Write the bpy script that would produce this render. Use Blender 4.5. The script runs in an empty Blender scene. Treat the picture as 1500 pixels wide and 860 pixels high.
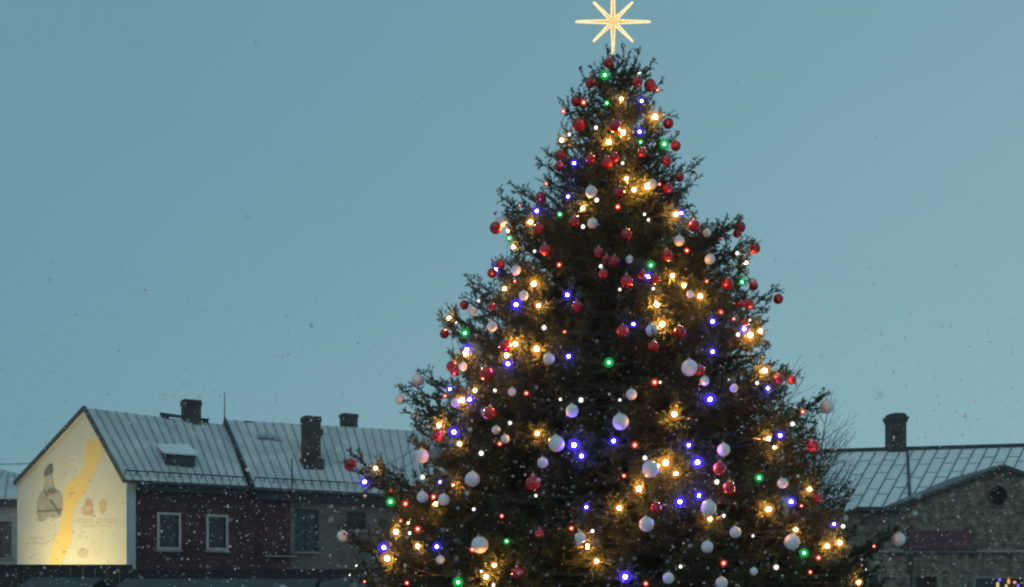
import bpy, bmesh, math, random
import numpy as np
from mathutils import Vector, Matrix

random.seed(7)
rng = np.random.default_rng(11)
sc = bpy.context.scene
COL = sc.collection
R = math.radians
F = 1600.0            # focal length in photo pixels
HZ = 880.0            # horizon row in the photo
EYE = 1.6


def W(px, py, Y):
    """point at distance Y seen at photo pixel (px, py)"""
    return Vector(((px - 750) / F * Y, Y, EYE + (HZ - py) / F * Y))


# ------------------------------------------------------------------ materials
def new_mat(name):
    m = bpy.data.materials.new(name)
    m.use_nodes = True
    nt = m.node_tree
    for n in list(nt.nodes):
        nt.nodes.remove(n)
    out = nt.nodes.new('ShaderNodeOutputMaterial')
    return m, nt, out


def principled(name, col, rough=0.7, metallic=0.0, var=0.0, scale=6.0, col2=None, bump=0.0, coat=0.0,
               stretch=(1, 1, 1), detail=6.0, spec=0.5):
    m, nt, out = new_mat(name)
    p = nt.nodes.new('ShaderNodeBsdfPrincipled')
    p.inputs['Roughness'].default_value = rough
    p.inputs['Metallic'].default_value = metallic
    p.inputs['Specular IOR Level'].default_value = spec
    if coat:
        p.inputs['Coat Weight'].default_value = coat
        p.inputs['Coat Roughness'].default_value = 0.08
    nt.links.new(p.outputs[0], out.inputs['Surface'])
    if var == 0 and col2 is None:
        p.inputs['Base Color'].default_value = (*col, 1)
        return m
    tc = nt.nodes.new('ShaderNodeTexCoord')
    mp = nt.nodes.new('ShaderNodeMapping')
    mp.inputs['Scale'].default_value = stretch
    nz = nt.nodes.new('ShaderNodeTexNoise')
    nz.inputs['Scale'].default_value = scale
    nz.inputs['Detail'].default_value = detail
    nz.inputs['Roughness'].default_value = 0.65
    nt.links.new(tc.outputs['Object'], mp.inputs['Vector'])
    nt.links.new(mp.outputs[0], nz.inputs['Vector'])
    cr = nt.nodes.new('ShaderNodeValToRGB')
    c2 = col2 if col2 else tuple(c * (1 + var) for c in col)
    c1 = col if col2 else tuple(c * (1 - var) for c in col)
    cr.color_ramp.elements[0].position = 0.32
    cr.color_ramp.elements[1].position = 0.68
    cr.color_ramp.elements[0].color = (*c1, 1)
    cr.color_ramp.elements[1].color = (*c2, 1)
    nt.links.new(nz.outputs['Fac'], cr.inputs['Fac'])
    nt.links.new(cr.outputs[0], p.inputs['Base Color'])
    if bump:
        b = nt.nodes.new('ShaderNodeBump')
        b.inputs['Strength'].default_value = bump
        b.inputs['Distance'].default_value = 0.03
        nt.links.new(nz.outputs['Fac'], b.inputs['Height'])
        nt.links.new(b.outputs[0], p.inputs['Normal'])
    return m


def brick_mat(name, c1, c2, mortar, angle, bw=0.25, bh=0.075, var=0.35, noise_scale=1.3):
    m, nt, out = new_mat(name)
    p = nt.nodes.new('ShaderNodeBsdfPrincipled')
    p.inputs['Roughness'].default_value = 0.9
    p.inputs['Specular IOR Level'].default_value = 0.2
    tc = nt.nodes.new('ShaderNodeTexCoord')
    mp = nt.nodes.new('ShaderNodeMapping')
    mp.vector_type = 'POINT'
    mp.inputs['Rotation'].default_value = (0, 0, -angle)
    nt.links.new(tc.outputs['Object'], mp.inputs['Vector'])
    sp = nt.nodes.new('ShaderNodeSeparateXYZ')
    nt.links.new(mp.outputs[0], sp.inputs[0])
    cb = nt.nodes.new('ShaderNodeCombineXYZ')
    nt.links.new(sp.outputs['X'], cb.inputs['X'])
    nt.links.new(sp.outputs['Z'], cb.inputs['Y'])
    br = nt.nodes.new('ShaderNodeTexBrick')
    br.inputs['Scale'].default_value = 1.0
    br.inputs['Brick Width'].default_value = bw
    br.inputs['Row Height'].default_value = bh
    br.inputs['Mortar Size'].default_value = 0.012 if bw < 0.3 else 0.02
    br.inputs['Color1'].default_value = (*c1, 1)
    br.inputs['Color2'].default_value = (*c2, 1)
    br.inputs['Mortar'].default_value = (*mortar, 1)
    nt.links.new(cb.outputs[0], br.inputs['Vector'])
    nz = nt.nodes.new('ShaderNodeTexNoise')
    nz.inputs['Scale'].default_value = noise_scale
    nz.inputs['Detail'].default_value = 8
    nt.links.new(tc.outputs['Object'], nz.inputs['Vector'])
    mr = nt.nodes.new('ShaderNodeMapRange')
    mr.inputs['From Min'].default_value = 0.3
    mr.inputs['From Max'].default_value = 0.7
    mr.inputs['To Min'].default_value = 1 - var
    mr.inputs['To Max'].default_value = 1 + var
    nt.links.new(nz.outputs['Fac'], mr.inputs['Value'])
    mx = nt.nodes.new('ShaderNodeMix')
    mx.data_type = 'RGBA'
    mx.blend_type = 'MULTIPLY'
    mx.inputs['Factor'].default_value = 1
    nt.links.new(br.outputs['Color'], mx.inputs['A'])
    nt.links.new(mr.outputs[0], mx.inputs['B'])
    nt.links.new(mx.outputs['Result'], p.inputs['Base Color'])
    bp = nt.nodes.new('ShaderNodeBump')
    bp.inputs['Strength'].default_value = 0.5
    bp.inputs['Distance'].default_value = 0.02
    nt.links.new(nz.outputs['Fac'], bp.inputs['Height'])
    nt.links.new(bp.outputs[0], p.inputs['Normal'])
    nt.links.new(p.outputs[0], out.inputs['Surface'])
    return m


def emission(name, col, strength):
    m, nt, out = new_mat(name)
    e = nt.nodes.new('ShaderNodeEmission')
    e.inputs['Color'].default_value = (*col, 1)
    e.inputs['Strength'].default_value = strength
    nt.links.new(e.outputs[0], out.inputs['Surface'])
    return m


def halo_shell(name, col, strength, opacity):
    """added see-through glowing shell round a bulb, standing in for lens glow"""
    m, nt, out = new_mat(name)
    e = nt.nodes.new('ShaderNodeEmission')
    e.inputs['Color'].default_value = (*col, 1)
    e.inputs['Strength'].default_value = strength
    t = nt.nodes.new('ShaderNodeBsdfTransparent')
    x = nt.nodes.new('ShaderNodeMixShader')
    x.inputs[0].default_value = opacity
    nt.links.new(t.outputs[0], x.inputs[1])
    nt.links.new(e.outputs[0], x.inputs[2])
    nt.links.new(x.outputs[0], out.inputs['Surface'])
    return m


def needle_mat():
    m, nt, out = new_mat('spruce_needles')
    p = nt.nodes.new('ShaderNodeBsdfPrincipled')
    p.inputs['Roughness'].default_value = 0.55
    p.inputs['Specular IOR Level'].default_value = 0.3
    a = nt.nodes.new('ShaderNodeAttribute')
    a.attribute_name = 'tint'
    cr = nt.nodes.new('ShaderNodeValToRGB')
    cr.color_ramp.elements[0].color = (0.013, 0.028, 0.012, 1)
    cr.color_ramp.elements[1].color = (0.055, 0.105, 0.042, 1)
    nt.links.new(a.outputs['Fac'], cr.inputs['Fac'])
    nt.links.new(cr.outputs[0], p.inputs['Base Color'])
    tr = nt.nodes.new('ShaderNodeBsdfTranslucent')
    nt.links.new(cr.outputs[0], tr.inputs['Color'])
    mx = nt.nodes.new('ShaderNodeMixShader')
    mx.inputs[0].default_value = 0.3
    nt.links.new(p.outputs[0], mx.inputs[1])
    nt.links.new(tr.outputs[0], mx.inputs[2])
    nt.links.new(mx.outputs[0], out.inputs['Surface'])
    return m


def snow_mat():
    m, nt, out = new_mat('snow_flake')
    d = nt.nodes.new('ShaderNodeBsdfDiffuse')
    d.inputs['Color'].default_value = (.93, .94, .95, 1)
    tl = nt.nodes.new('ShaderNodeBsdfTranslucent')
    tl.inputs['Color'].default_value = (.93, .94, .95, 1)
    t = nt.nodes.new('ShaderNodeBsdfTransparent')
    x = nt.nodes.new('ShaderNodeMixShader')
    x.inputs[0].default_value = .4
    y = nt.nodes.new('ShaderNodeMixShader')
    y.inputs[0].default_value = .38
    nt.links.new(d.outputs[0], x.inputs[1])
    nt.links.new(tl.outputs[0], x.inputs[2])
    nt.links.new(x.outputs[0], y.inputs[1])
    nt.links.new(t.outputs[0], y.inputs[2])
    nt.links.new(y.outputs[0], out.inputs['Surface'])
    return m


WALL_ANG = math.atan2(0.5, 0.87)
M = dict(
    needles=needle_mat(),
    bark=principled('bark', (0.035, 0.024, 0.016), 0.9, var=0.4, scale=14, stretch=(1, 1, .25)),
    twig=principled('twig_bark', (0.030, 0.029, 0.015), 0.9, var=0.3, scale=9),
    red=principled('red_bauble_lacquer', (0.38, 0.005, 0.010), 0.18, metallic=0.25, coat=0.7),
    white=principled('white_bauble_satin', (0.66, 0.70, 0.72), 0.28, coat=0.4, var=0.05, scale=4),
    cap=principled('bauble_cap_metal', (0.55, 0.5, 0.38), 0.3, metallic=1.0),
    cord=principled('green_cable', (0.012, 0.022, 0.012), 0.6),
    roofL=principled('grey_tin_roof', (0.40, 0.435, 0.43), 0.6, col2=(0.64, 0.67, 0.66), scale=1.0, stretch=(1, 1, .4), bump=0.15),
    roofR=principled('pale_tin_roof', (0.66, 0.70, 0.70), 0.6, col2=(0.80, 0.83, 0.83), scale=1.1, bump=0.1),
    seam=principled('roof_seam', (0.24, 0.265, 0.265), 0.6, var=.3, scale=5),
    seamR=principled('roof_lap_seam', (0.15, 0.19, 0.195), 0.6, var=.3, scale=5),
    brick=brick_mat('dark_red_brick', (0.105, 0.034, 0.036), (0.062, 0.024, 0.028), (0.06, 0.044, 0.043), WALL_ANG),
    chim=brick_mat('sooty_chimney_brick', (0.085, 0.06, 0.055), (0.045, 0.036, 0.036), (0.10, 0.09, 0.085), WALL_ANG),
    plaster=principled('brown_grey_plaster', (0.105, 0.088, 0.077), 0.9, col2=(0.175, 0.15, 0.135), scale=1.4, bump=0.1),
    stone=brick_mat('grey_rubble_stone', (0.175, 0.15, 0.118), (0.11, 0.096, 0.078), (0.165, 0.145, 0.115), 0, bw=.36, bh=.17, var=.6, noise_scale=4.5),
    cream=principled('cream_mural_wall', (0.47, 0.475, 0.42), 0.85, var=0.06, scale=.7),
    paleblue=principled('pale_corner_plaster', (0.40, 0.47, 0.49), 0.8, var=.1, scale=2),
    greywall=principled('light_grey_render', (0.28, 0.28, 0.275), 0.85, var=.15, scale=1.2),
    verge=principled('dark_verge_board', (0.035, 0.045, 0.05), 0.7, var=.3, scale=3),
    frame=principled('weathered_white_frame', (0.42, 0.41, 0.38), 0.6, var=.2, scale=5),
    glass=principled('dark_window_glass', (0.018, 0.026, 0.03), 0.12, var=.4, scale=1.5),
    dark=principled('dark_void', (0.008, 0.008, 0.009), 0.9),
    boards=principled('black_stained_boards', (0.013, 0.0145, 0.016), 0.8, var=.5, scale=2.5, stretch=(6, 6, .5)),
    stallroof=principled('grey_stall_roofing', (0.03, 0.036, 0.037), 0.8, col2=(0.05, 0.057, 0.058), scale=2.2),
    stallwood=principled('dark_stall_boards', (0.03, 0.022, 0.017), 0.8, var=.3, scale=3, stretch=(1, 1, 6)),
    maroon=principled('maroon_sign_panel', (0.075, 0.026, 0.04), 0.7, col2=(0.12, 0.045, 0.055), scale=1.8),
    ledge=principled('pale_stone_ledge', (0.22, 0.225, 0.22), 0.85, var=.3, scale=4),
    iron=principled('dark_iron', (0.03, 0.035, 0.038), 0.6),
    snow=snow_mat(),
    ground=principled('wet_snowy_paving', (0.2, 0.2, 0.2), 0.7, col2=(0.7, 0.71, 0.73), scale=.8, bump=.2),
    barebark=principled('bare_tree_bark', (0.075, 0.075, 0.07), 0.9, var=.3, scale=4),
    # mural paints
    p_gold=principled('mural_gold', (0.58, 0.43, 0.15), 0.85, col2=(0.62, 0.48, 0.20), scale=.9),
    p_grey=principled('mural_grey', (0.23, 0.235, 0.205), 0.85, col2=(0.34, 0.34, 0.295), scale=1.8),
    p_dark=principled('mural_charcoal', (0.15, 0.15, 0.14), 0.85, var=.25, scale=3),
    p_face=principled('mural_face', (0.36, 0.35, 0.30), 0.85, var=.1, scale=4),
    p_red=principled('mural_red', (0.40, 0.27, 0.20), 0.85, var=.15, scale=4),
    p_tan=principled('mural_tan', (0.42, 0.34, 0.20), 0.85, var=.15, scale=4),
    p_line=principled('mural_ink', (0.42, 0.38, 0.30), 0.85),
    p_mid=principled('mural_light_brown', (0.38, 0.36, 0.30), 0.85),
    # lights
    starrope=emission('star_rope_light', (1.0, 0.70, 0.30), 0.98),
    starled=emission('star_led', (1.0, 0.84, 0.46), 1.35),
    starcore=emission('star_amber_strip', (1.0, 0.50, 0.13), 0.85),
)
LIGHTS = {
    # kind: core colour, core strength, core radius, halo shell colour, strength, radius, opacity
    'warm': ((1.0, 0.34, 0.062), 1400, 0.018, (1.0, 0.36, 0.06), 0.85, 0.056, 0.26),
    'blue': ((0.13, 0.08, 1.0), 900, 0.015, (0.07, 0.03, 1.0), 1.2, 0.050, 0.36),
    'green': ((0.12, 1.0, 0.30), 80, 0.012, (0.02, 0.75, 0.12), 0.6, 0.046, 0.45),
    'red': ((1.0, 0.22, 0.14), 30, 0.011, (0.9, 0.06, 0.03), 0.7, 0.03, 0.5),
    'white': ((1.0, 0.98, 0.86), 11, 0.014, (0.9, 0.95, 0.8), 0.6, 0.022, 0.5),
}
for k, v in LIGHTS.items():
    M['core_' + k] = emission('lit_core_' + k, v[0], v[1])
    M['halo_' + k] = halo_shell('lens_halo_' + k, v[3], v[4], v[6])


# ------------------------------------------------------------------ object helpers
def tag(o, label=None, cat=None, group=None, kind=None):
    if label:
        o['label'] = label
    if cat:
        o['category'] = cat
    if group:
        o['group'] = group
    if kind:
        o['kind'] = kind
    return o


def thing(name, label, cat, loc, group=None):
    o = bpy.data.objects.new(name, None)
    o.empty_display_size = .2
    o.location = loc
    COL.objects.link(o)
    return tag(o, label, cat, group)


def origin(o):
    p = Vector((0, 0, 0))
    while o is not None:
        p = p + o.location
        o = o.parent
    return p


class MB:
    """collects shapes in world coordinates, links them as ONE mesh object"""

    def __init__(s):
        s.v, s.f, s.m = [], [], []

    def quad(s, *pts, m=0):
        i = len(s.v)
        s.v += [Vector(p) for p in pts]
        s.f.append(tuple(range(i, i + len(pts))))
        s.m.append(m)

    def box(s, c, size, rz=0.0, m=0):
        c = Vector(c)
        h = Vector(size) * .5
        rot = Matrix.Rotation(rz, 3, 'Z')
        i = len(s.v)
        for dx, dy, dz in ((-1, -1, -1), (1, -1, -1), (1, 1, -1), (-1, 1, -1), (-1, -1, 1), (1, -1, 1), (1, 1, 1), (-1, 1, 1)):
            s.v.append(c + rot @ Vector((dx * h.x, dy * h.y, dz * h.z)))
        for f in ((0, 3, 2, 1), (4, 5, 6, 7), (0, 1, 5, 4), (1, 2, 6, 5), (2, 3, 7, 6), (3, 0, 4, 7)):
            s.f.append(tuple(i + k for k in f))
            s.m.append(m)

    def bar(s, a, b, w, h, up=(0, 0, 1), m=0):
        """rectangular bar from a to b: w across, h along 'up'"""
        a, b = Vector(a), Vector(b)
        d = (b - a).normalized()
        side = d.cross(Vector(up)).normalized()
        u = side.cross(d).normalized()
        i = len(s.v)
        for p in (a, b):
            for x, y in ((-1, -1), (1, -1), (1, 1), (-1, 1)):
                s.v.append(p + side * (x * w / 2) + u * (y * h / 2))
        for f in ((0, 1, 2, 3), (7, 6, 5, 4), (0, 4, 5, 1), (1, 5, 6, 2), (2, 6, 7, 3), (3, 7, 4, 0)):
            s.f.append(tuple(i + k for k in f))
            s.m.append(m)

    def tube(s, a, b, r0, r1=None, n=8, m=0, cap=True):
        a, b = Vector(a), Vector(b)
        r1 = r0 if r1 is None else r1
        d = (b - a)
        if d.length < 1e-6:
            return
        d.normalize()
        x = d.orthogonal().normalized()
        y = d.cross(x)
        i = len(s.v)
        for p, r in ((a, r0), (b, r1)):
            for k in range(n):
                t = 2 * math.pi * k / n
                s.v.append(p + (x * math.cos(t) + y * math.sin(t)) * r)
        for k in range(n):
            k2 = (k + 1) % n
            s.f.append((i + k, i + k2, i + n + k2, i + n + k))
            s.m.append(m)
        if cap:
            s.f.append(tuple(i + k for k in reversed(range(n))))
            s.f.append(tuple(i + n + k for k in range(n)))
            s.m += [m, m]

    def path(s, pts, r, n=5, m=0):
        for a, b in zip(pts[:-1], pts[1:]):
            s.tube(a, b, r, r, n, m)

    def prism(s, poly, off, m=0):
        """polygon extruded by vector off"""
        off = Vector(off)
        poly = [Vector(p) for p in poly]
        i = len(s.v)
        n = len(poly)
        s.v += poly + [p + off for p in poly]
        s.f.append(tuple(i + k for k in range(n)))
        s.f.append(tuple(i + n + k for k in reversed(range(n))))
        s.m += [m, m]
        for k in range(n):
            k2 = (k + 1) % n
            s.f.append((i + k2, i + k, i + n + k, i + n + k2))
            s.m.append(m)

    def sphere(s, c, r, seg=12, rings=8, m=0, sq=(1, 1, 1)):
        c = Vector(c)
        i = len(s.v)
        s.v.append(c + Vector((0, 0, r * sq[2])))
        for a in range(1, rings):
            t = math.pi * a / rings
            for b in range(seg):
                p = 2 * math.pi * b / seg
                s.v.append(c + Vector((r * sq[0] * math.sin(t) * math.cos(p), r * sq[1] * math.sin(t) * math.sin(p), r * sq[2] * math.cos(t))))
        s.v.append(c - Vector((0, 0, r * sq[2])))
        last = len(s.v) - 1
        for b in range(seg):
            s.f.append((i, i + 1 + b, i + 1 + (b + 1) % seg))
            s.m.append(m)
            e = i + 1 + (rings - 2) * seg
            s.f.append((last, e + (b + 1) % seg, e + b))
            s.m.append(m)
        for a in range(rings - 2):
            for b in range(seg):
                q = i + 1 + a * seg
                s.f.append((q + b, q + seg + b, q + seg + (b + 1) % seg, q + (b + 1) % seg))
                s.m.append(m)

    def mesh(s, name, mats, base=Vector((0, 0, 0)), smooth=False, fix=True):
        me = bpy.data.meshes.new(name)
        me.from_pydata([v - base for v in s.v], [], s.f)
        for m in (mats if isinstance(mats, (list, tuple)) else [mats]):
            me.materials.append(m)
        me.polygons.foreach_set('material_index', s.m)
        if smooth:
            me.polygons.foreach_set('use_smooth', [True] * len(me.polygons))
        me.update()
        if fix:
            bm = bmesh.new()
            bm.from_mesh(me)
            bmesh.ops.recalc_face_normals(bm, faces=bm.faces)
            bm.to_mesh(me)
            bm.free()
        return me

    def build(s, name, mats, parent=None, base=None, smooth=False, fix=True):
        b = Vector(base) if base is not None else (origin(parent) if parent else Vector((0, 0, 0)))
        o = bpy.data.objects.new(name, s.mesh(name, mats, b, smooth, fix))
        COL.objects.link(o)
        if parent:
            o.parent = parent
            o.location = b - origin(parent)
        else:
            o.location = b
        return o


def lerp(a, b, t):
    return a + (b - a) * t


def wall_open(mb, p0, p1, z0, z1, openings, thick, m=0):
    """upright wall from p0 to p1 (xy) with rectangular openings (s0,s1,za,zb); thick = inward vector"""
    p0, p1 = Vector((p0[0], p0[1], 0)), Vector((p1[0], p1[1], 0))
    L = (p1 - p0).length
    d = (p1 - p0) / L
    us = sorted({0.0, L} | {x for o in openings for x in o[:2]})
    vs = sorted({z0, z1} | {x for o in openings for x in o[2:]})
    T = Vector((thick[0], thick[1], 0))

    def P(u, v, back=False):
        q = p0 + d * u
        q.z = v
        return q + T if back else q

    def solid(ua, ub, va, vb):
        cu, cv = (ua + ub) / 2, (va + vb) / 2
        return not any(o[0] < cu < o[1] and o[2] < cv < o[3] for o in openings)
    for ua, ub in zip(us[:-1], us[1:]):
        for va, vb in zip(vs[:-1], vs[1:]):
            if solid(ua, ub, va, vb):
                mb.quad(P(ua, va), P(ub, va), P(ub, vb), P(ua, vb), m=m)
                mb.quad(P(ub, va, 1), P(ua, va, 1), P(ua, vb, 1), P(ub, vb, 1), m=m)
    for s0, s1, za, zb in openings:
        for a, b in (((s0, za), (s1, za)), ((s1, za), (s1, zb)), ((s1, zb), (s0, zb)), ((s0, zb), (s0, za))):
            mb.quad(P(*a), P(*b), P(*b, 1), P(*a, 1), m=m)
    mb.quad(P(0, z0), P(0, z1), P(0, z1, 1), P(0, z0, 1), m=m)
    mb.quad(P(L, z0), P(L, z1), P(L, z1, 1), P(L, z0, 1), m=m)
    mb.quad(P(0, z1), P(L, z1), P(L, z1, 1), P(0, z1, 1), m=m)


def window(parent, p0, p1, opening, inward, frame_w=.09, mull=True, transom=True, sill=True, framemat='frame', name='window', surround=False):
    """window > frame is the part; pane and sill are its sub-parts"""
    p0, p1 = Vector((p0[0], p0[1], 0)), Vector((p1[0], p1[1], 0))
    d = (p1 - p0).normalized()
    T = Vector((inward[0], inward[1], 0)).normalized()
    s0, s1, za, zb = opening

    def P(u, v, k):
        q = p0 + d * u + T * k
        q.z = v
        return q
    f = MB()
    k = -0.02 if surround else .09
    w = frame_w
    f.bar(P(s0 + w / 2, za, k), P(s0 + w / 2, zb, k), w, .08, up=T)
    f.bar(P(s1 - w / 2, za, k), P(s1 - w / 2, zb, k), w, .08, up=T)
    f.bar(P(s0 + w, zb - w / 2, k), P(s1 - w, zb - w / 2, k), w, .08, up=T)
    f.bar(P(s0 + w, za + w / 2, k), P(s1 - w, za + w / 2, k), w, .08, up=T)
    kk = .1
    if mull:
        f.bar(P((s0 + s1) / 2, za + w, kk), P((s0 + s1) / 2, zb - w, kk), .04, .05, up=T)
    if transom:
        zt = za + (zb - za) * .66
        f.bar(P(s0 + w, zt, kk + .004), P(s1 - w, zt, kk + .004), .04, .05, up=T)
    b = P((s0 + s1) / 2, za, k)
    fo = f.build(name, M[framemat], parent, base=b)
    g = MB()
    g.prism([P(s0 + .01, za + .01, .125), P(s1 - .01, za + .01, .125), P(s1 - .01, zb - .01, .125), P(s0 + .01, zb - .01, .125)], T * .02)
    g.build('pane', M['glass'], fo, base=b)
    if sill:
        q = MB()
        q.bar(P(s0 - .06, za - .045, -.03), P(s1 + .06, za - .045, -.03), .08, .14, up=T)
        q.build('sill', M['ledge'], fo, base=b)
    return fo


def roof_plane(mb, e0, e1, r0, r1, nseam, th=.08, mseam=1, sw=.038, sh=.035, laps=0, seed=0, n=24):
    """ruled sheet from eave e0-e1 to ridge r0-r1 with standing seams (material slot mseam)"""
    e0, e1, r0, r1 = map(Vector, (e0, e1, r0, r1))
    nrm = (e1 - e0).cross(r0 - e0).normalized()
    if nrm.z < 0:
        nrm = -nrm
    off = nrm * th

    def P(u, v):
        return lerp(lerp(e0, e1, u), lerp(r0, r1, u), v)
    for i in range(n):
        a, b = i / n, (i + 1) / n
        mb.quad(P(a, 0) + off, P(b, 0) + off, P(b, 1) + off, P(a, 1) + off)
        mb.quad(P(a, 0), P(a, 1), P(b, 1), P(b, 0))
        mb.quad(P(a, 0), P(b, 0), P(b, 0) + off, P(a, 0) + off)
        mb.quad(P(a, 1), P(a, 1) + off, P(b, 1) + off, P(b, 1))
    for a in (0, 1):
        mb.quad(P(a, 0), P(a, 0) + off, P(a, 1) + off, P(a, 1))
    rr = random.Random(seed)
    for i in range(nseam + 1):
        u = i / nseam
        mb.bar(P(u, .002) + off + nrm * sh / 2, P(u, .995) + off + nrm * sh / 2, sw, sh, up=nrm, m=mseam)
        if laps and i < nseam:
            for k in range(1, laps + 1):
                v = (k + (.25 if i % 2 else -.12) + rr.uniform(-.06, .06)) / (laps + 1)
                if 0.03 < v < .97:
                    mb.bar(P(u + .003, v) + off + nrm * .008, P(u + 1 / nseam - .003, v) + off + nrm * .008, .05, .016, up=nrm, m=mseam)
    return P, nrm


def chimney(parent, c, w, d, z0, z1, rz, cap=.12, capmat='chim', pots=0, mat='chim'):
    b = Vector((c[0], c[1], z0))
    mb = MB()
    mb.box((c[0], c[1], (z0 + z1 - cap) / 2), (w, d, z1 - cap - z0), rz)
    o = mb.build('chimney', M[mat], parent, base=b)
    k = MB()
    k.box((c[0], c[1], z1 - cap * .75), (w + .07, d + .07, cap * .5), rz)
    k.box((c[0], c[1], z1 - cap * .25), (w + .05, d + .05, cap * .5 - .002), rz)
    for i in range(pots):
        dx = (i - (pots - 1) / 2) * .32
        k.tube((c[0] + dx, c[1], z1), (c[0] + dx, c[1], z1 + .16), .1, .09, 10)
    k.build('chimney_cap', M[capmat], o, base=b)
    return o


# ------------------------------------------------------------------ camera, world, sun
cam = bpy.data.cameras.new('camera')
cam.sensor_width = 36
cam.lens = F / 1500 * 36
cam.shift_y = (HZ - 430) / 1500
cam.clip_end = 3000
cam.clip_start = .05
cam.dof.use_dof = True
cam.dof.focus_distance = 12.6
cam.dof.aperture_fstop = 2.4
co = bpy.data.objects.new('camera', cam)
co.location = (0, 0, EYE)
co.rotation_euler = (R(90), 0, 0)
COL.objects.link(co)
sc.camera = co

world = bpy.data.worlds.new('World')
sc.world = world
world.use_nodes = True
nt = world.node_tree
for n in list(nt.nodes):
    nt.nodes.remove(n)
out = nt.nodes.new('ShaderNodeOutputWorld')
bg = nt.nodes.new('ShaderNodeBackground')
SUN_EL, SUN_AZ = 14.0, 205.0
sky = nt.nodes.new('ShaderNodeTexSky')
sky.sky_type = 'NISHITA'
sky.sun_disc = False
sky.sun_elevation = R(SUN_EL)
sky.sun_rotation = R(SUN_AZ)
sky.air_density = 1.2
sky.dust_density = 2.0
sky.ozone_density = 3.0
# the cloud deck of a snowy dusk lies over most of the clear sky; thinner and lighter low on the right
tc = nt.nodes.new('ShaderNodeTexCoord')
mp = nt.nodes.new('ShaderNodeMapping')
mp.inputs['Scale'].default_value = (1.2, 1.2, 3.5)
nz = nt.nodes.new('ShaderNodeTexNoise')
nz.inputs['Scale'].default_value = 1.1
nz.inputs['Detail'].default_value = 5
nt.links.new(tc.outputs['Generated'], mp.inputs['Vector'])
nt.links.new(mp.outputs[0], nz.inputs['Vector'])
dt = nt.nodes.new('ShaderNodeVectorMath')
dt.operation = 'DOT_PRODUCT'
dt.inputs[1].default_value = (0.62, 0.30, -0.55)
nt.links.new(tc.outputs['Generated'], dt.inputs[0])
ad = nt.nodes.new('ShaderNodeMath')
ad.operation = 'MULTIPLY_ADD'
ad.inputs[1].default_value = 0.30
nt.links.new(nz.outputs['Fac'], ad.inputs[0])
nt.links.new(dt.outputs['Value'], ad.inputs[2])
cr = nt.nodes.new('ShaderNodeValToRGB')
cr.color_ramp.elements[0].position = 0.0
cr.color_ramp.elements[0].color = (1.28, 2.68, 3.30, 1)
cr.color_ramp.elements[1].position = 0.66
cr.color_ramp.elements[1].color = (2.10, 3.72, 4.12, 1)
nt.links.new(ad.outputs[0], cr.inputs['Fac'])
mx = nt.nodes.new('ShaderNodeMix')
mx.data_type = 'RGBA'
mx.inputs['Factor'].default_value = 0.93
nt.links.new(sky.outputs['Color'], mx.inputs['A'])
nt.links.new(cr.outputs['Color'], mx.inputs['B'])
nt.links.new(mx.outputs['Result'], bg.inputs['Color'])
bg.inputs['Strength'].default_value = 0.118
nt.links.new(bg.outputs[0], out.inputs['Surface'])

sun = bpy.data.lights.new('sun', 'SUN')
sun.energy = 0.25
sun.angle = R(60)
sun.color = (1.0, .93, .86)
so = bpy.data.objects.new('sun', sun)
COL.objects.link(so)
az, el = R(SUN_AZ), R(SUN_EL + 25)
dirv = Vector((math.sin(az) * math.cos(el), math.cos(az) * math.cos(el), math.sin(el)))
so.rotation_euler = (-dirv).to_track_quat('-Z', 'Y').to_euler()
so.location = (0, -10, 30)

sc.view_settings.view_transform = 'Standard'
sc.view_settings.look = 'None'
sc.view_settings.exposure = 0
sc.view_settings.gamma = 1
sc.render.engine = 'CYCLES'
cy = sc.cycles
cy.use_denoising = True
try:
    cy.denoiser = 'OPENIMAGEDENOISE'
    cy.denoising_input_passes = 'RGB_ALBEDO_NORMAL'
except Exception:
    pass
cy.max_bounces = 5
cy.diffuse_bounces = 3
cy.glossy_bounces = 3
cy.transparent_max_bounces = 10
cy.sample_clamp_indirect = 3
cy.filter_width = 2.1
cy.use_light_tree = True

# ------------------------------------------------------------------ ground
g = MB()
for i in range(12):
    for j in range(12):
        x0, y0 = -600 + i * 100, -400 + j * 100
        g.quad((x0, y0, 0), (x0 + 100, y0, 0), (x0 + 100, y0 + 100, 0), (x0, y0 + 100, 0))
go = g.build('ground', M['ground'])
tag(go, kind='structure')

# ------------------------------------------------------------------ LEFT: the three houses
d_w = Vector((.867, .498, 0))            # along the fronts
n_in = Vector((-.498, .867, 0))          # into the houses
B = Vector((-14.1, 40, 0))
D = B + d_w * 4.31
E = B + d_w * 13.2
d_g = Vector((-.75, .66, 0)).normalized()
A = B + d_g * 8.9
PK = B + d_g * 2.96
EAVE = 5.95
Dr = D + n_in * 8
Er = E + n_in * 8
Z = lambda v, z: Vector((v.x, v.y, z))
Pk = W(128, 598, PK.y)
Q1 = W(330, 625, 46.4)
Q1.z = Pk.z
Rg = W(655, 643, 49.8)
gable_n = Vector((d_g.y, -d_g.x, 0))
if gable_n.y > 0:
    gable_n = -gable_n


def s_px(px, p0=B, d=d_w):
    k = (px - 750) / F
    return (p0.x - k * p0.y) / (k * d.y - d.x)


def op_px(x0, x1, y0, y1, p0=B, d=d_w):
    s0, s1 = s_px(x0, p0, d), s_px(x1, p0, d)
    ym = p0.y + d.y * (s0 + s1) / 2
    return (s0, s1, EYE + (HZ - y1) / F * ym, EYE + (HZ - y0) / F * ym)


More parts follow.
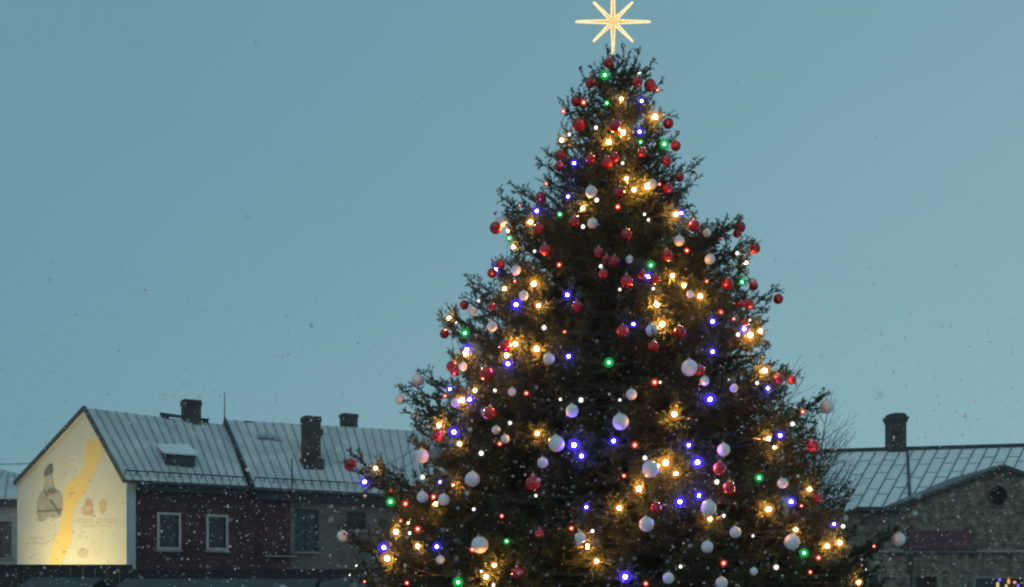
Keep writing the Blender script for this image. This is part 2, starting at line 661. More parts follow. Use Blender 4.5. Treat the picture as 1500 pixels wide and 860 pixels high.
# --- mural house
H1 = thing('mural_house', 'cream house end wall painted with a gold ribbon and grey figure, dark brick front', 'house', Z(B, 0))
zA = EYE + (HZ - 708) / F * A.y
gw = MB()
gw.prism([Z(B, 0), Z(B, 6.12), Z(PK, Pk.z - .06), Z(A, zA), Z(A, 0)], -gable_n * .3)
gwo = gw.build('gable_wall', M['cream'], H1)


def on_gable(px, py, off=.004):
    """pixel ray met with the gable plane: where the painter put that mark"""
    ray = Vector(((px - 750) / F, 1, (HZ - py) / F))
    o = Vector((0, 0, EYE))
    t = (Z(B, 0) - o).dot(gable_n) / ray.dot(gable_n)
    return o + ray * t + gable_n * off


MUR = [M[k] for k in ('p_gold', 'p_grey', 'p_dark', 'p_face', 'p_red', 'p_tan', 'p_mid', 'p_line', 'p_mid')]
mu = MB()
# gold ribbon in strips (each strip a convex quad)
left_e = [(126, 646), (125, 671), (120, 693), (106, 702), (95, 716), (92, 752), (86, 780), (75, 803), (72, 832)]
right_e = [(147, 642), (151, 661), (141, 686), (135, 701), (126, 719), (109, 746), (105, 765), (104, 794), (88, 832)]
for (a, b), (c, d_) in zip(zip(left_e[:-1], right_e[:-1]), zip(left_e[1:], right_e[1:])):
    mu.quad(on_gable(*a), on_gable(*c), on_gable(*d_), on_gable(*b), m=0)
mu.quad(on_gable(88, 805, .008), on_gable(88, 814, .008), on_gable(104, 796, .008), on_gable(104, 790, .008), m=0)


def blob(cx, cy, rx, ry, m, off, n=18, wob=.08, seed=1):
    r_ = random.Random(seed)
    mu.quad(*[on_gable(cx + rx * math.cos(t) * (1 + r_.uniform(-wob, wob)), cy - ry * math.sin(t) * (1 + r_.uniform(-wob, wob)), off)
              for t in [2 * math.pi * k / n for k in range(n)]], m=m)


mu.build('painted_ribbon', MUR, gwo, fix=False)
mu = MB()
# standing figure with a cap: cloak, shoulders, face, cap
mu.quad(*[on_gable(x, y, .004) for x, y in ((57, 764), (53, 752), (55, 735), (59, 722), (66, 716), (78, 715), (87, 718), (92, 728), (92, 745), (89, 757), (80, 760), (72, 757), (64, 764))], m=1)
mu.quad(*[on_gable(x, y, .008) for x, y in ((62, 722), (66, 706), (66, 698), (77, 696), (78, 706), (82, 720), (74, 726))], m=1)
blob(71.5, 703, 6, 9, 3, .012, seed=3)
mu.quad(*[on_gable(x, y, .016) for x, y in ((65, 699), (65, 690), (70, 682), (77, 678), (78, 688), (77, 694), (70, 697))], m=2)
mu.quad(*[on_gable(x, y, .016) for x, y in ((68, 722), (72, 716), (80, 715), (84, 720), (78, 724))], m=2)
blob(73, 729, 2.2, 2.6, 3, .016, seed=5)
mu.quad(*[on_gable(x, y, .014) for x, y in ((63, 719), (66, 718), (90, 752), (87, 755))], m=2)
mu.quad(*[on_gable(x, y, .014) for x, y in ((56, 748), (91, 745), (91, 748.5), (56, 751))], m=2)
mu.build('painted_figure', MUR, gwo, fix=False)
mu = MB()
# two crests with their captions of illegible small lines
mu.quad(*[on_gable(x, y, .006) for x, y in ((122, 755), (121, 742), (124, 740), (125, 733), (129, 730), (134, 732), (136, 740), (137, 755))], m=4)
mu.quad(*[on_gable(x, y, .010) for x, y in ((124, 747), (124, 742), (135, 742), (135, 747))], m=7)
mu.build('painted_crest', MUR, gwo, fix=False)
mu = MB()
mu.quad(*[on_gable(x, y, .006) for x, y in ((146, 748), (145, 736), (150, 730), (156, 735), (155, 748), (150, 754))], m=5)
mu.build('painted_shield', MUR, gwo, fix=False)
mu = MB()
r_ = random.Random(4)
for y, x0, x1 in ((762, 113, 137), (766, 117, 138), (771, 122, 138), (762, 144, 172), (766, 142, 170), (771, 144, 160), (789, 42, 66), (797, 38, 70)):
    x = x0
    while x < x1 - 1:
        w_ = r_.uniform(1.6, 4.5)
        mu.quad(on_gable(x, y, .006), on_gable(min(x + w_, x1), y, .006), on_gable(min(x + w_, x1), y - 1.5, .006), on_gable(x, y - 1.5, .006), m=6 if y > 780 else 7)
        x += w_ + r_.uniform(.7, 1.3)
mu.build('painted_caption', MUR, gwo, fix=False)
mu = MB()
blob(121, 810, 8, 7.5, 8, .006, seed=11)
mu.build('painted_emblem', MUR, gwo, fix=False)

# corner strip of the front wall and the brick front
cor = MB()
zc = EAVE - .02
cor.prism([Z(B, 0) + gable_n * .02, Z(B, zc) + gable_n * .02, Z(B + d_w * .3, zc) - n_in * .03, Z(B + d_w * .3, 0) - n_in * .03], n_in * .1)
cor.build('corner_pilaster', M['paleblue'], H1)
ops1 = [op_px(230, 265, 751, 805), op_px(302, 334, 754, 806)]
L1 = (D - B).length
fw = MB()
wall_open(fw, B + d_w * .3, D, 0, EAVE, [(a - .3, b - .3, c, e) for a, b, c, e in ops1], n_in * .3)
fw.build('front_wall', M['brick'], H1)
for o_ in ops1:
    window(H1, B, D, o_, n_in, frame_w=.085, surround=True, transom=False, mull=False)
bw_ = MB()
wall_open(bw_, A, Dr, 0, 6.4, [], (d_w * .3))
bw_.build('back_wall', M['greywall'], H1)
rf = MB()
ov = -n_in * .35 + Vector((0, 0, -.12))
eB = Z(B, EAVE + .12) + ov + d_g * .1 + gable_n * .1
eD = Z(D, EAVE + .12) + ov
PkO = Pk + gable_n * .1 + Vector((0, 0, -.06))
P1, n1 = roof_plane(rf, eB, eD, PkO, Q1, 15, seed=1)
roof_plane(rf, Z(A, zA) + gable_n * .1, Z(Dr, 6.4), PkO + Vector((0, 0, -.004)), Q1 + Vector((0, 0, -.004)), 11)
r1o = rf.build('roof', [M['roofL'], M['seam']], H1)
vb = MB()
off_ = gable_n * .13
vb.bar(Z(A, zA - .02) + off_, Pk + off_ + Vector((0, 0, .0)), .07, .17)
vb.bar(eB + off_ * .1 + Vector((0, 0, .0)), Pk + off_ + Vector((0, 0, .0)), .07, .18)
vb.build('verge_board', M['verge'], H1)
ct = MB()
ct.bar(Z(B, EAVE - .12) - n_in * .12 + d_w * .3, Z(D, EAVE - .12) - n_in * .12, .24, .34)
ct.bar(eB + Vector((0, 0, -.02)) - n_in * .06, eD + Vector((0, 0, -.02)) - n_in * .06, .12, .10)
ct.build('cornice_gutter', M['verge'], H1)
sg = MB()
a_, b_ = P1(.02, .07) + n1 * .26, P1(.98, .07) + n1 * .26
sg.bar(a_, b_, .035, .05)
for k in range(12):
    q = P1(.02 + .96 * k / 11, .07)
    sg.bar(q + n1 * .08, q + n1 * .27, .035, .035, up=(1, 0, 0))
sg.build('snow_rail', M['iron'], H1)


def roof_z(Pf, px, py):
    """roof point nearest the pixel"""
    best = None
    for i in range(61):
        for j in range(61):
            q = Pf(i / 60, j / 60)
            x = 750 + F * q.x / q.y
            y = HZ - F * (q.z - EYE) / q.y
            e = (x - px) ** 2 + (y - py) ** 2
            if best is None or e < best[0]:
                best = (e, q, i / 60, j / 60)
    return best


# dormer
_, q, du, dv = roof_z(P1, 265, 687)
dm = MB()
fl = q + Vector((0, 0, .05))
wd = 1.12
side = d_w
f0, f1 = fl - side * wd / 2, fl + side * wd / 2
up = Vector((0, 0, .48))
back0, back1 = f0 + n_in * 1.55 + Vector((0, 0, 1.05)), f1 + n_in * 1.55 + Vector((0, 0, 1.05))
dm.quad(f0, f0 + up, back0)
dm.quad(f1, back1, f1 + up)
dm.quad(f0, f1, f1 + up, f0 + up)
do_ = dm.build('dormer', M['verge'], H1, base=fl)
dr = MB()
ovh = -n_in * .14 + Vector((0, 0, .0))
dr.prism([f0 + up + ovh - side * .1, f1 + up + ovh + side * .1, back1 + side * .1 + Vector((0, 0, .03)), back0 - side * .1 + Vector((0, 0, .03))], (0, 0, .06))
dr.build('dormer_roof', M['roofR'], do_, base=fl)
dp = MB()
dp.prism([f0 + side * .12 + Vector((0, 0, .08)) - n_in * .02, f1 - side * .12 + Vector((0, 0, .08)) - n_in * .02, f1 - side * .12 + Vector((0, 0, .42)) - n_in * .02, f0 + side * .12 + Vector((0, 0, .42)) - n_in * .02], -n_in * .02)
dp.build('pane', M['glass'], do_, base=fl)


def ridge_pt(px, p, q):
    k = (px - 750) / F
    d = q - p
    s = (p.x - k * p.y) / (k * d.y - d.x)
    return p + d * s


def zpx(py, Y):
    return EYE + (HZ - py) / F * Y


c_ = ridge_pt(280, Pk, Q1)
chimney(H1, c_, .68, .6, c_.z - .35, zpx(587, c_.y), R(30), cap=.22)
for px, w_, y_ in ((242, .26, 611), (301, .2, 615)):
    c2 = ridge_pt(px, Pk, Q1)
    vt = MB()
    vt.box((c2.x, c2.y, (c2.z - .1 + zpx(y_, c2.y)) / 2), (w_, w_, zpx(y_, c2.y) - c2.z + .1), R(30))
    vt.box((c2.x, c2.y, zpx(y_, c2.y) + .02), (w_ + .08, w_ + .08, .04), R(30))
    vt.build('roof_vent', M['chim'], H1, base=c2)
c3 = ridge_pt(258, Pk, Q1)
rb = MB()
rb.bar(ridge_pt(235, Pk, Q1) + Vector((0, 0, .16)), ridge_pt(300, Pk, Q1) + Vector((0, 0, .16)), .12, .12)
rb.build('ridge_plank', M['verge'], H1)

# --- brick and plaster house
H2 = thing('long_house', 'long house with tin roof and tall sooty chimney, part brick part brown plaster', 'house', Z(D, 0))
sb = s_px(431)
ops2 = [op_px(432, 467, 746, 808), op_px(508, 536, 750, 776), op_px(428, 467, 850, 880)]
SP = B + d_w * sb
PROUD = -n_in * .003
w2 = MB()
wall_open(w2, D, SP - d_w * .15, 0, EAVE - .1, [], n_in * .3)
w2.build('brick_wall', M['brick'], H2)
w3 = MB()
o0 = (SP - d_w * .15 - B).length
wall_open(w3, SP - d_w * .15 + PROUD, E + PROUD, 0, EAVE - .1, [(max(.03, a - o0), b - o0, c, e) for a, b, c, e in ops2], n_in * .3)
w3.build('plaster_wall', M['plaster'], H2)
window(H2, B, E, (max(ops2[0][0], o0 + .03), *ops2[0][1:]), n_in, frame_w=.06, framemat='verge', transom=True)
window(H2, B, E, ops2[1], n_in, frame_w=.05, framemat='verge')
window(H2, B, E, (max(ops2[2][0], o0 + .03), *ops2[2][1:]), n_in, frame_w=.10, surround=True)
pl = MB()
pc = B + d_w * s_px(365)
pl.box((pc.x, pc.y, (EAVE - .4) / 2), (.55, .16, EAVE - .4), WALL_ANG)
pl.build('pilaster', M['brick'], H2)
lg = MB()
lg.bar(Z(B + d_w * s_px(388), zpx(815, 42.9)) - n_in * .06, Z(B + d_w * s_px(434), zpx(815, 43)) - n_in * .06, .14, .06)
lg.build('ledge', M['ledge'], H2)
w4 = MB()
wall_open(w4, Dr, Er, 0, 6.4, [], -n_in * .3)
wall_open(w4, E, Er, 0, EAVE - .1, [], -d_w * .3)
wall_open(w4, D + d_w * .02, Dr + d_w * .02, 0, EAVE + .1, [], d_w * .2)
w4.prism([Z(E, EAVE - .1), Z(Er, 6.4), Rg + Vector((0, 0, -.05))], -d_w * .25)
w4.prism([Z(D, EAVE) + d_w * .02, Z(Dr, 6.4) + d_w * .02, Q1 + d_w * .02 + Vector((0, 0, .1))], d_w * .2)
w4.build('rear_and_end_walls', M['greywall'], H2)
up2 = Vector((0, 0, .22))
e2a = Z(B + d_w * s_px(368), EAVE - .02) + ov + up2 * .5
e2b = Z(E, EAVE - .02) + ov + up2 * .5 + d_w * .4
q2a, q2b = Q1 + up2, Rg + up2 + d_w * .4
rf = MB()
P2, n2 = roof_plane(rf, e2a, e2b, q2a, q2b, 26, seed=2)
roof_plane(rf, Z(Dr, 6.45), Z(Er, 6.45) + d_w * .4, q2a + Vector((0, 0, -.004)), q2b + Vector((0, 0, -.004)), 21)
rf.build('roof', [M['roofL'], M['seam']], H2)
vb = MB()
vb.bar(e2a - d_w * .04 + Vector((0, 0, .0)), q2a - d_w * .04 + Vector((0, 0, .02)), .08, .34)
vb.build('verge_board', M['verge'], H2)
ct = MB()
ct.bar(Z(B + d_w * s_px(372), EAVE - .27) - n_in * .12, Z(E, EAVE - .27) - n_in * .12, .22, .3)
ct.bar(e2a + Vector((0, 0, -.02)) - n_in * .06, e2b + Vector((0, 0, -.02)) - n_in * .06, .12, .10)
ct.build('cornice_gutter', M['verge'], H2)
sg = MB()
sg.bar(P2(.01, .07) + n2 * .26, P2(.98, .07) + n2 * .26, .035, .05)
for k in range(24):
    q = P2(.01 + .97 * k / 23, .07)
    sg.bar(q + n2 * .08, q + n2 * .27, .035, .035, up=(1, 0, 0))
sg.build('snow_rail', M['iron'], H2)
_, q, cu, cv = roof_z(P2, 460, 690)
q = q + n_in * .3
cho = chimney(H2, q, .62, .62, q.z - .5, zpx(611, q.y), R(30), cap=.2)
cb_ = MB()
cb_.box((q.x, q.y, q.z + .12), (.86, .8, .75), R(30))
cs_ = MB()
cs_.box((q.x + .36, q.y, zpx(633, q.y)), (.2, .3, .25), R(30))
cs_.build('soot_door', M['chim'], cho, base=Vector((q.x, q.y, q.z - .5)))
cb_.build('chimney_base', M['chim'], cho, base=Vector((q.x, q.y, q.z - .5)))
c2 = ridge_pt(517, q2a, q2b) + n_in * .5
chimney(H2, c2, .66, .5, c2.z - .9, zpx(607, c2.y), R(30), cap=.16)
for px, w_, y_ in ((363, .27, 619), (414, .2, 625), (572, .26, 636)):
    c2 = ridge_pt(px, q2a, q2b)
    vt = MB()
    vt.box((c2.x, c2.y, (c2.z - .1 + zpx(y_, c2.y)) / 2), (w_, w_, zpx(y_, c2.y) - c2.z + .1), R(30))
    vt.box((c2.x, c2.y, zpx(y_, c2.y) + .02), (w_ + .08, w_ + .08, .04), R(30))
    vt.build('roof_vent', M['chim'], H2, base=c2)
an = MB()
c2 = ridge_pt(329, q2a, q2b)
an.tube(Z(c2, c2.z - .1), Z(c2, zpx(574, c2.y)), .03, .018, 6)
an.build('antenna', M['iron'], H2, base=c2)
_, q, _, _ = roof_z(P2, 425, 717)
vp = MB()
vp.tube(q - n_in * .1 + Vector((0, 0, -.6)), Z(q - n_in * .1, zpx(672, q.y)), .03, .03, 6)
vp.build('vent_pipe', M['iron'], H2, base=q)
# lifted roof hatch with its bent edge
_, q, _, _ = roof_z(P2, 392, 645)
ht = MB()
ht.bar(q - d_w * .5 + n2 * .12, q + d_w * .1 + n2 * .16, .25, .05, up=n2)
ht.bar(q + d_w * .1 + n2 * .16, q + d_w * .62 - n_in * .25 + n2 * .10 + Vector((0, 0, -.2)), .22, .05, up=n2)
ht.build('roof_hatch', M['seam'], H2, base=q)

# --- neighbour at the photo's left edge
H3 = thing('grey_house', 'small pale grey house with tin roof behind the mural wall, at left edge', 'house', W(-40, 880, 49) - Vector((0, 0, EYE)))
p0, p1 = W(-140, 880, 49), W(60, 880, 49)
w5 = MB()
op = (W(-22, 0, 49).x - p0.x, W(17, 0, 49).x - p0.x, zpx(817, 49), zpx(764, 49))
op_b = (W(-90, 0, 49).x - p0.x, W(-55, 0, 49).x - p0.x, zpx(817, 49), zpx(764, 49))
zt = zpx(733, 49)
wall_open(w5, p0, p1, 0, zt, [op_b, op], (0, .3))
wall_open(w5, (p0.x, 49), (p0.x, 56), 0, zt, [], (.3, 0))
wall_open(w5, (p1.x, 49), (p1.x, 56), 0, zt, [], (-.3, 0))
wall_open(w5, (p0.x, 56), (p1.x, 56), 0, zt, [], (0, -.3))
w5.build('wall', M['greywall'], H3)
for o_ in (op_b, op):
    window(H3, p0, p1, o_, (0, 1), frame_w=.06, framemat='verge')
rf = MB()
rz_ = zpx(686, 52.5)
roof_plane(rf, (p0.x - .3, 48.6, zt + .02), (p1.x, 48.6, zt + .02), (p0.x + 1.5, 52.5, rz_ + .2), (p1.x - 2.6, 52.5, zpx(703, 52.5) + .2), 9)
roof_plane(rf, (p0.x - .3, 56.4, zt), (p1.x, 56.4, zt), (p0.x + 1.5, 52.5, rz_ + .196), (p1.x - 2.6, 52.5, zpx(703, 52.5) + .196), 9)
rf.build('roof', [M['roofL'], M['seam']], H3)
ct = MB()
ct.box(((p0.x + p1.x) / 2, 48.85, zt - .15), (p1.x - p0.x, .28, .26))
ct.build('cornice', M['verge'], H3)

# overhead cable far left
cb_ = MB()
pts = [lerp(W(-120, 668, 53), W(90, 676, 53), t / 10) + Vector((0, 0, -.25 * math.sin(math.pi * t / 10))) for t in range(11)]
cb_.path(pts, .02, 5)
co_ = cb_.build('overhead_cable', M['iron'], base=pts[0])
tag(co_, 'thin overhead cable crossing the sky left of the mural house', 'cable')

# floodlight on the mural
lp = bpy.data.lights.new('mural_floodlight', 'SPOT')
lp.energy = 2500
lp.color = (1.0, .76, .31)
lp.spot_size = R(125)
lp.spot_blend = .9
lp.shadow_soft_size = .12
lo = bpy.data.objects.new('mural_floodlight', lp)
COL.objects.link(lo)
lo.location = Z(B + d_g * 4.0, .6) + gable_n * 4.6
aim = Z(B + d_g * 3.4, 3.0) - lo.location
lo.rotation_euler = aim.to_track_quat('-Z', 'Y').to_euler()

# --- board fence and market huts along the bottom
fn = thing('board_fence', 'tall black board fence hiding the foot of the mural wall', 'fence', W(120, 880, 34) - Vector((0, 0, EYE)))
for (xa, xb, ya) in ((-120, 194, 827), (194, 590, 834)):
    pb = MB()
    x, x1 = W(xa, 0, 34).x, W(xb, 0, 34).x
    i = 0
    while x < x1 - .02:
        w_ = min(.19, x1 - x)
        pb.box((x + w_ / 2, 34 + (.012 if i % 2 else 0), (zpx(ya, 34) - .06) / 2), (w_ - .008, .03, zpx(ya, 34) - .06))
        x += w_
        i += 1
    pb.build('board_panel', M['boards'], fn)
    rl = MB()
    rl.box(((W(xa, 0, 34).x + x1) / 2, 34.0, zpx(ya, 34) - .03), (x1 - W(xa, 0, 34).x, .1, .06))
    rl.box(((W(xa, 0, 34).x + x1) / 2, 34.06, .5), (x1 - W(xa, 0, 34).x, .06, .1))
    rl.build('top_rail', M['boards'], fn)
for px in (-60, 194, 330, 460, 585):
    ps = MB()
    ps.box((W(px, 0, 34).x, 34.13, 1.28), (.12, .12, 2.56))
    ps.build('post', M['boards'], fn)


def hut(x0, x1, Y, zr, label, tilt=0.0, depth=2.4):
    a, b = W(x0, 0, Y).x, W(x1, 0, Y).x
    c = (a + b) / 2
    t = thing('market_stall', label, 'market stall', (c, Y, 0), 'market stalls along the bottom left')
    wl = MB()
    ze = zr - .42
    w = b - a - .3
    wl.box((c, Y + depth / 2 - .06, ze / 2), (w, .06, ze))
    for s_ in (-1, 1):
        wl.box((c + s_ * (w / 2 - .03), Y, ze / 2), (.06, depth - .19, ze))
    wl.box((c, Y - depth / 2 + .03, .45), (w, .06, .9))
    wl.build('wall', M['stallwood'], t)
    cn = MB()
    cn.box((c, Y - depth / 2 - .12, .93), (w + .1, .5, .05))
    cn.build('counter', M['stallwood'], t)
    rf_ = MB()
    dz = Vector((0, 0, tilt))
    L_, Rr = Vector((a, 0, 0)), Vector((b, 0, 0))
    for s_ in (-1, 1):
        e0 = Vector((a, Y + s_ * (depth / 2 + .3), ze - .05)) - dz
        e1 = Vector((b, Y + s_ * (depth / 2 + .3), ze - .05)) + dz
        g0 = Vector((a, Y, zr - (.004 if s_ > 0 else 0))) - dz
        g1 = Vector((b, Y, zr - (.004 if s_ > 0 else 0))) + dz
        rf_.prism([e0, e1, g1, g0], (0, 0, .05))
    rf_.build('roof', M['stallroof'], t)
    return t


hut(46, 150, 28, zpx(849, 28), 'narrow dark market stall in front of the mural wall')
hut(184, 466, 27, zpx(851, 27), 'long dark market stall in front of the brick house front')
hut(470, 600, 26, zpx(842, 26), 'dark market stall with tilted roof beside the tree', tilt=.22)

# ------------------------------------------------------------------ RIGHT: stone building
YR = 34.0
Xr = lambda px: (px - 750) / F * YR
zr = lambda py: zpx(py, YR)
S1 = thing('stone_building', 'grey rubble stone building with pale tin roof and round gable window', 'building', (Xr(1400), YR, 0))
xL, xRr = Xr(1165), Xr(1700)
wz = zr(750)
opsR = [(Xr(1426), Xr(1505), zr(900), zr(843)), (Xr(1342), Xr(1373), zr(915), zr(845)), (Xr(1252), Xr(1292), zr(900), zr(838)),
        (Xr(1560), Xr(1640), zr(900), zr(843))]
sw_ = MB()
wall_open(sw_, (xL, YR), (xRr, YR), 0, wz, [(a - xL, b - xL, c, d_) for a, b, c, d_ in opsR], (0, .45))
wall_open(sw_, (xL, YR + .45), (xL, YR + 13.5), 0, wz, [], (.4, 0))
wall_open(sw_, (xRr, YR + .45), (xRr, YR + 13.5), 0, wz, [], (-.4, 0))
wall_open(sw_, (xL, YR + 13.5), (xRr, YR + 13.5), 0, wz, [], (0, -.4))
sw_.build('wall', M['stone'], S1)
# gable with a real round opening
gx0, gxp, gx1 = Xr(1300), Xr(1465), Xr(1632)
zp = zr(686)
bm = bmesh.new()
outer = [(gx0, wz + .003), (gx1, wz + .003), (gxp, zp)]
cc = (Xr(1461.5), zr(726.5))
rad = 14 / F * YR
vo = [bm.verts.new((x, YR - .003, z)) for x, z in outer]
vi = [bm.verts.new((cc[0] + rad * math.cos(2 * math.pi * k / 28), YR - .003, cc[1] + rad * math.sin(2 * math.pi * k / 28))) for k in range(28)]
eds = [bm.edges.new((vo[k], vo[(k + 1) % 3])) for k in range(3)] + [bm.edges.new((vi[k], vi[(k + 1) % 28])) for k in range(28)]
bmesh.ops.triangle_fill(bm, use_beauty=True, edges=eds)
gm = MB()
bm.verts.index_update()
for f in bm.faces:
    gm.quad(*[v.co.copy() for v in f.verts])
for k in range(28):
    a, b = vi[k].co.copy(), vi[(k + 1) % 28].co.copy()
    gm.quad(a, b, b + Vector((0, .4, 0)), a + Vector((0, .4, 0)))
bm.free()
gm.build('gable', M['stone'], S1, fix=False)
rw = MB()
for k in range(28):
    a0, a1 = 2 * math.pi * k / 28, 2 * math.pi * (k + 1) / 28
    P_ = lambda r, a, y: Vector((cc[0] + r * math.cos(a), y, cc[1] + r * math.sin(a)))
    rw.quad(P_(rad, a0, YR - .05), P_(rad, a1, YR - .05), P_(rad + .04, a1, YR - .05), P_(rad + .04, a0, YR - .05))
    rw.quad(P_(rad + .04, a0, YR - .05), P_(rad + .04, a1, YR - .05), P_(rad + .04, a1, YR - .002), P_(rad + .04, a0, YR - .002))
    rw.quad(P_(rad, a0, YR - .05), P_(rad, a1, YR - .05), P_(rad, a1, YR + .02), P_(rad, a0, YR + .02))
rwo = rw.build('round_window', M['stone'], S1, base=Vector((cc[0], YR, cc[1])))
rp = MB()
rp.tube((cc[0], YR + .05, cc[1]), (cc[0], YR + .07, cc[1]), rad + .02, rad + .02, 28)
rp.build('pane', M['dark'], rwo, base=Vector((cc[0], YR, cc[1])))
# gable roof (two planes running back into the main roof) and raking edge
rf = MB()
yb = YR + 3.4
zo = .06
roof_plane(rf, (gx0 - .75, YR - .16, wz - .16), (gx0 - .75, YR + .1, wz - .16), (gxp, YR - .16, zp + zo), (gxp, yb, zp + zo), 8, th=.04, sw=.04, sh=.03)
roof_plane(rf, (gx1 + .75, YR - .16, wz - .16), (gx1 + .75, YR + .1, wz - .16), (gxp, YR - .16, zp + zo - .004), (gxp, yb, zp + zo - .004), 8, th=.04, sw=.04, sh=.03)
# main roof
e0 = Vector((Xr(1125), YR + .1, wz + .02))
e1 = Vector((Xr(1735), YR + .1, wz + .02))
r0 = W(1175, 666, 41.5)
r1 = W(1560, 655, 41.5)
r1 = r0 + (r1 - r0) * 1.55
PR, nR = roof_plane(rf, e0, e1, r0, r1, 33, th=.06, sw=.042, sh=.03, laps=3, seed=5)
roof_plane(rf, (e0.x, YR + 13.9, wz), (e1.x, YR + 13.9, wz), r0 + Vector((0, 0, -.004)), r1 + Vector((0, 0, -.004)), 12, th=.06)
rf.build('roof', [M['roofR'], M['seamR']], S1)
rc = MB()
rc.bar(r0 + Vector((0, 0, .11)), r1 + Vector((0, 0, .11)), .2, .14)
rc.build('ridge_cap', M['verge'], S1)
rk = MB()
for gx in (gx0 - .75, gx1 + .75):
    rk.bar((gx, YR - .18, wz - .19), (gxp, YR - .18, zp + .03), .05, .10)
rk.build('raking_board', M['verge'], S1)
fc = MB()
fc.box(((Xr(1252) + Xr(1308)) / 2, YR - .22, zr(747)), (Xr(1308) - Xr(1252), .4, .13))
fc.build('fascia', M['verge'], S1)
ends = MB()
for x in (xL, xRr - .3):
    ends = MB()
    ends.prism([(x, YR + .1, wz), (x, YR + 13.4, wz), (x, 41.5, r0.z - .35)], (.3, 0, 0))
    ends.build('end_gable', M['stone'], S1)
cn = MB()
cn.box(((Xr(1285) + Xr(1700)) / 2, YR - .06, zr(807.5)), (Xr(1700) - Xr(1285), .12, .09))
cn.build('string_course', M['ledge'], S1)
dpipe = MB()
dpipe.tube((Xr(1334), YR - .1, .1), (Xr(1334), YR - .1, zr(812)), .045, .045, 8)
dpipe.build('drainpipe', M['iron'], S1)
_, q, _, _ = roof_z(PR, 1329, 735)
lr = MB()
qa = roof_z(PR, 1329, 738)[1]
lr.bar(qa + nR * .12, W(1329, 664, 41.4) + Vector((0, 0, .12)), .09, .06, up=nR)
lr.build('roof_ladder_rail', M['iron'], S1)
c2 = W(1312, 664, 41.5)
cho = chimney(S1, (c2.x, 41.5), .62, .56, c2.z - .3, zpx(616, 41.5), 0, cap=.1, mat='chim', capmat='verge')
cb_ = MB()
cb_.box((c2.x, 41.5, zpx(614, 41.5)), (.76, .7, .12))
cb_.box((c2.x, 41.5, zpx(610, 41.5)), (.62, .58, .12))
cb_.box((c2.x + .05, 41.5, zpx(607.5, 41.5)), (.4, .4, .08))
cb_.build('chimney_hood', M['verge'], cho, base=Vector((c2.x, 41.5, c2.z - .3)))
for i, o_ in enumerate(opsR):
    s_ = (o_[0], o_[1], o_[2], o_[3])
    if i == 1:
        dd = MB()
        dd.box(((o_[0] + o_[1]) / 2, YR + .2, (o_[2] + o_[3]) / 2), (o_[1] - o_[0], .06, o_[3] - o_[2]))
        dd.build('shutter', M['stallwood'], S1)
    else:
        window(S1, (0, YR), (1, YR), s_, (0, 1), frame_w=.09, transom=False, framemat='ledge')
sgn = MB()
sgn.box(((Xr(1328) + Xr(1421)) / 2, YR - .14, zr(791)), (Xr(1421) - Xr(1328), .1, 26 / F * YR))
so_ = thing('shop_sign', 'maroon sign panel on the stone wall above the pale ledge', 'sign', ((Xr(1328) + Xr(1421)) / 2, YR - .1, zr(805)))
sgn.build('panel', M['maroon'], so_)
br_ = MB()
br_.box(((Xr(1328) + Xr(1421)) / 2, YR - .13, zr(805.5)), (Xr(1424) - Xr(1320), .14, .06))
for k in (0, 1):
    br_.box((Xr(1345) + k * Xr(60 + 750), YR - .045, zr(791)), (.05, .085, .3))
br_.build('bracket', M['iron'], so_)

# ------------------------------------------------------------------ bare trees behind
def bare_tree(px, Y, top_py, label, seed, spread=.62):
    r_ = random.Random(seed)
    base = Vector(((px - 750) / F * Y, Y, 0))
    H = zpx(top_py, Y)
    t = thing('bare_tree', label, 'tree', base, 'bare trees behind the stone building')
    tr, cw = MB(), MB()

    def grow(p, d, L, r, lev):
        n = 3 if lev < 3 else 2
        mb = tr if lev < 2 else cw
        q = p
        for i in range(n):
            d2 = (d + Vector((r_.uniform(-.16, .16), r_.uniform(-.16, .16), r_.uniform(-.02, .14)))).normalized()
            q2 = q + d2 * (L / n)
            ra, rb2 = r * (1 - .35 * i / n), r * (1 - .35 * (i + 1) / n)
            mb.tube(q, q2, ra, rb2, 6 if lev < 2 else 4, cap=False)
            q, d = q2, d2
            if lev < 4:
                for _ in range(1 if lev < 1 else (2 if lev < 4 else 1)):
                    if lev == 0 and i == 0:
                        continue
                    a = r_.uniform(0, 2 * math.pi)
                    o = d.orthogonal().normalized()
                    o.rotate(Matrix.Rotation(a, 3, d))
                    grow(q, (d + o * r_.uniform(spread, spread + .4)).normalized(), L * r_.uniform(.5, .68), max(.0045, rb2 * .55), lev + 1)
        if lev < 4:
            grow(q, d, L * .66, max(.0045, r * .55), lev + 1)
    grow(base, Vector((0, 0, 1)), H * .42, .16, 0)
    tr.build('trunk', M['barebark'], t, fix=False)
    cw.build('crown', M['barebark'], t, fix=False)


bare_tree(1138, 33.0, 530, 'bare twiggy tree rising just behind the right side of the Christmas tree', 3)
bare_tree(1186, 32.6, 590, 'smaller bare tree between the Christmas tree and the pale tin roof', 8)

# ------------------------------------------------------------------ THE CHRISTMAS TREE
YT = 14.5
XT = (898 - 750) / F * YT
AX = Vector((XT, YT, 0))
prof = [(78, 4), (95, 22), (115, 40), (150, 58), (200, 78), (240, 90), (300, 116), (350, 150), (400, 178), (450, 203), (500, 226), (550, 255),
        (600, 280), (650, 298), (700, 318), (750, 338), (800, 352), (860, 368), (930, 378), (990, 370)]
pz = np.array([EYE + (HZ - a) / F * YT for a, _ in prof])[::-1]
pr = np.array([b / F * YT for _, b in prof])[::-1]


def Rz(z):
    return float(np.interp(z, pz, pr))


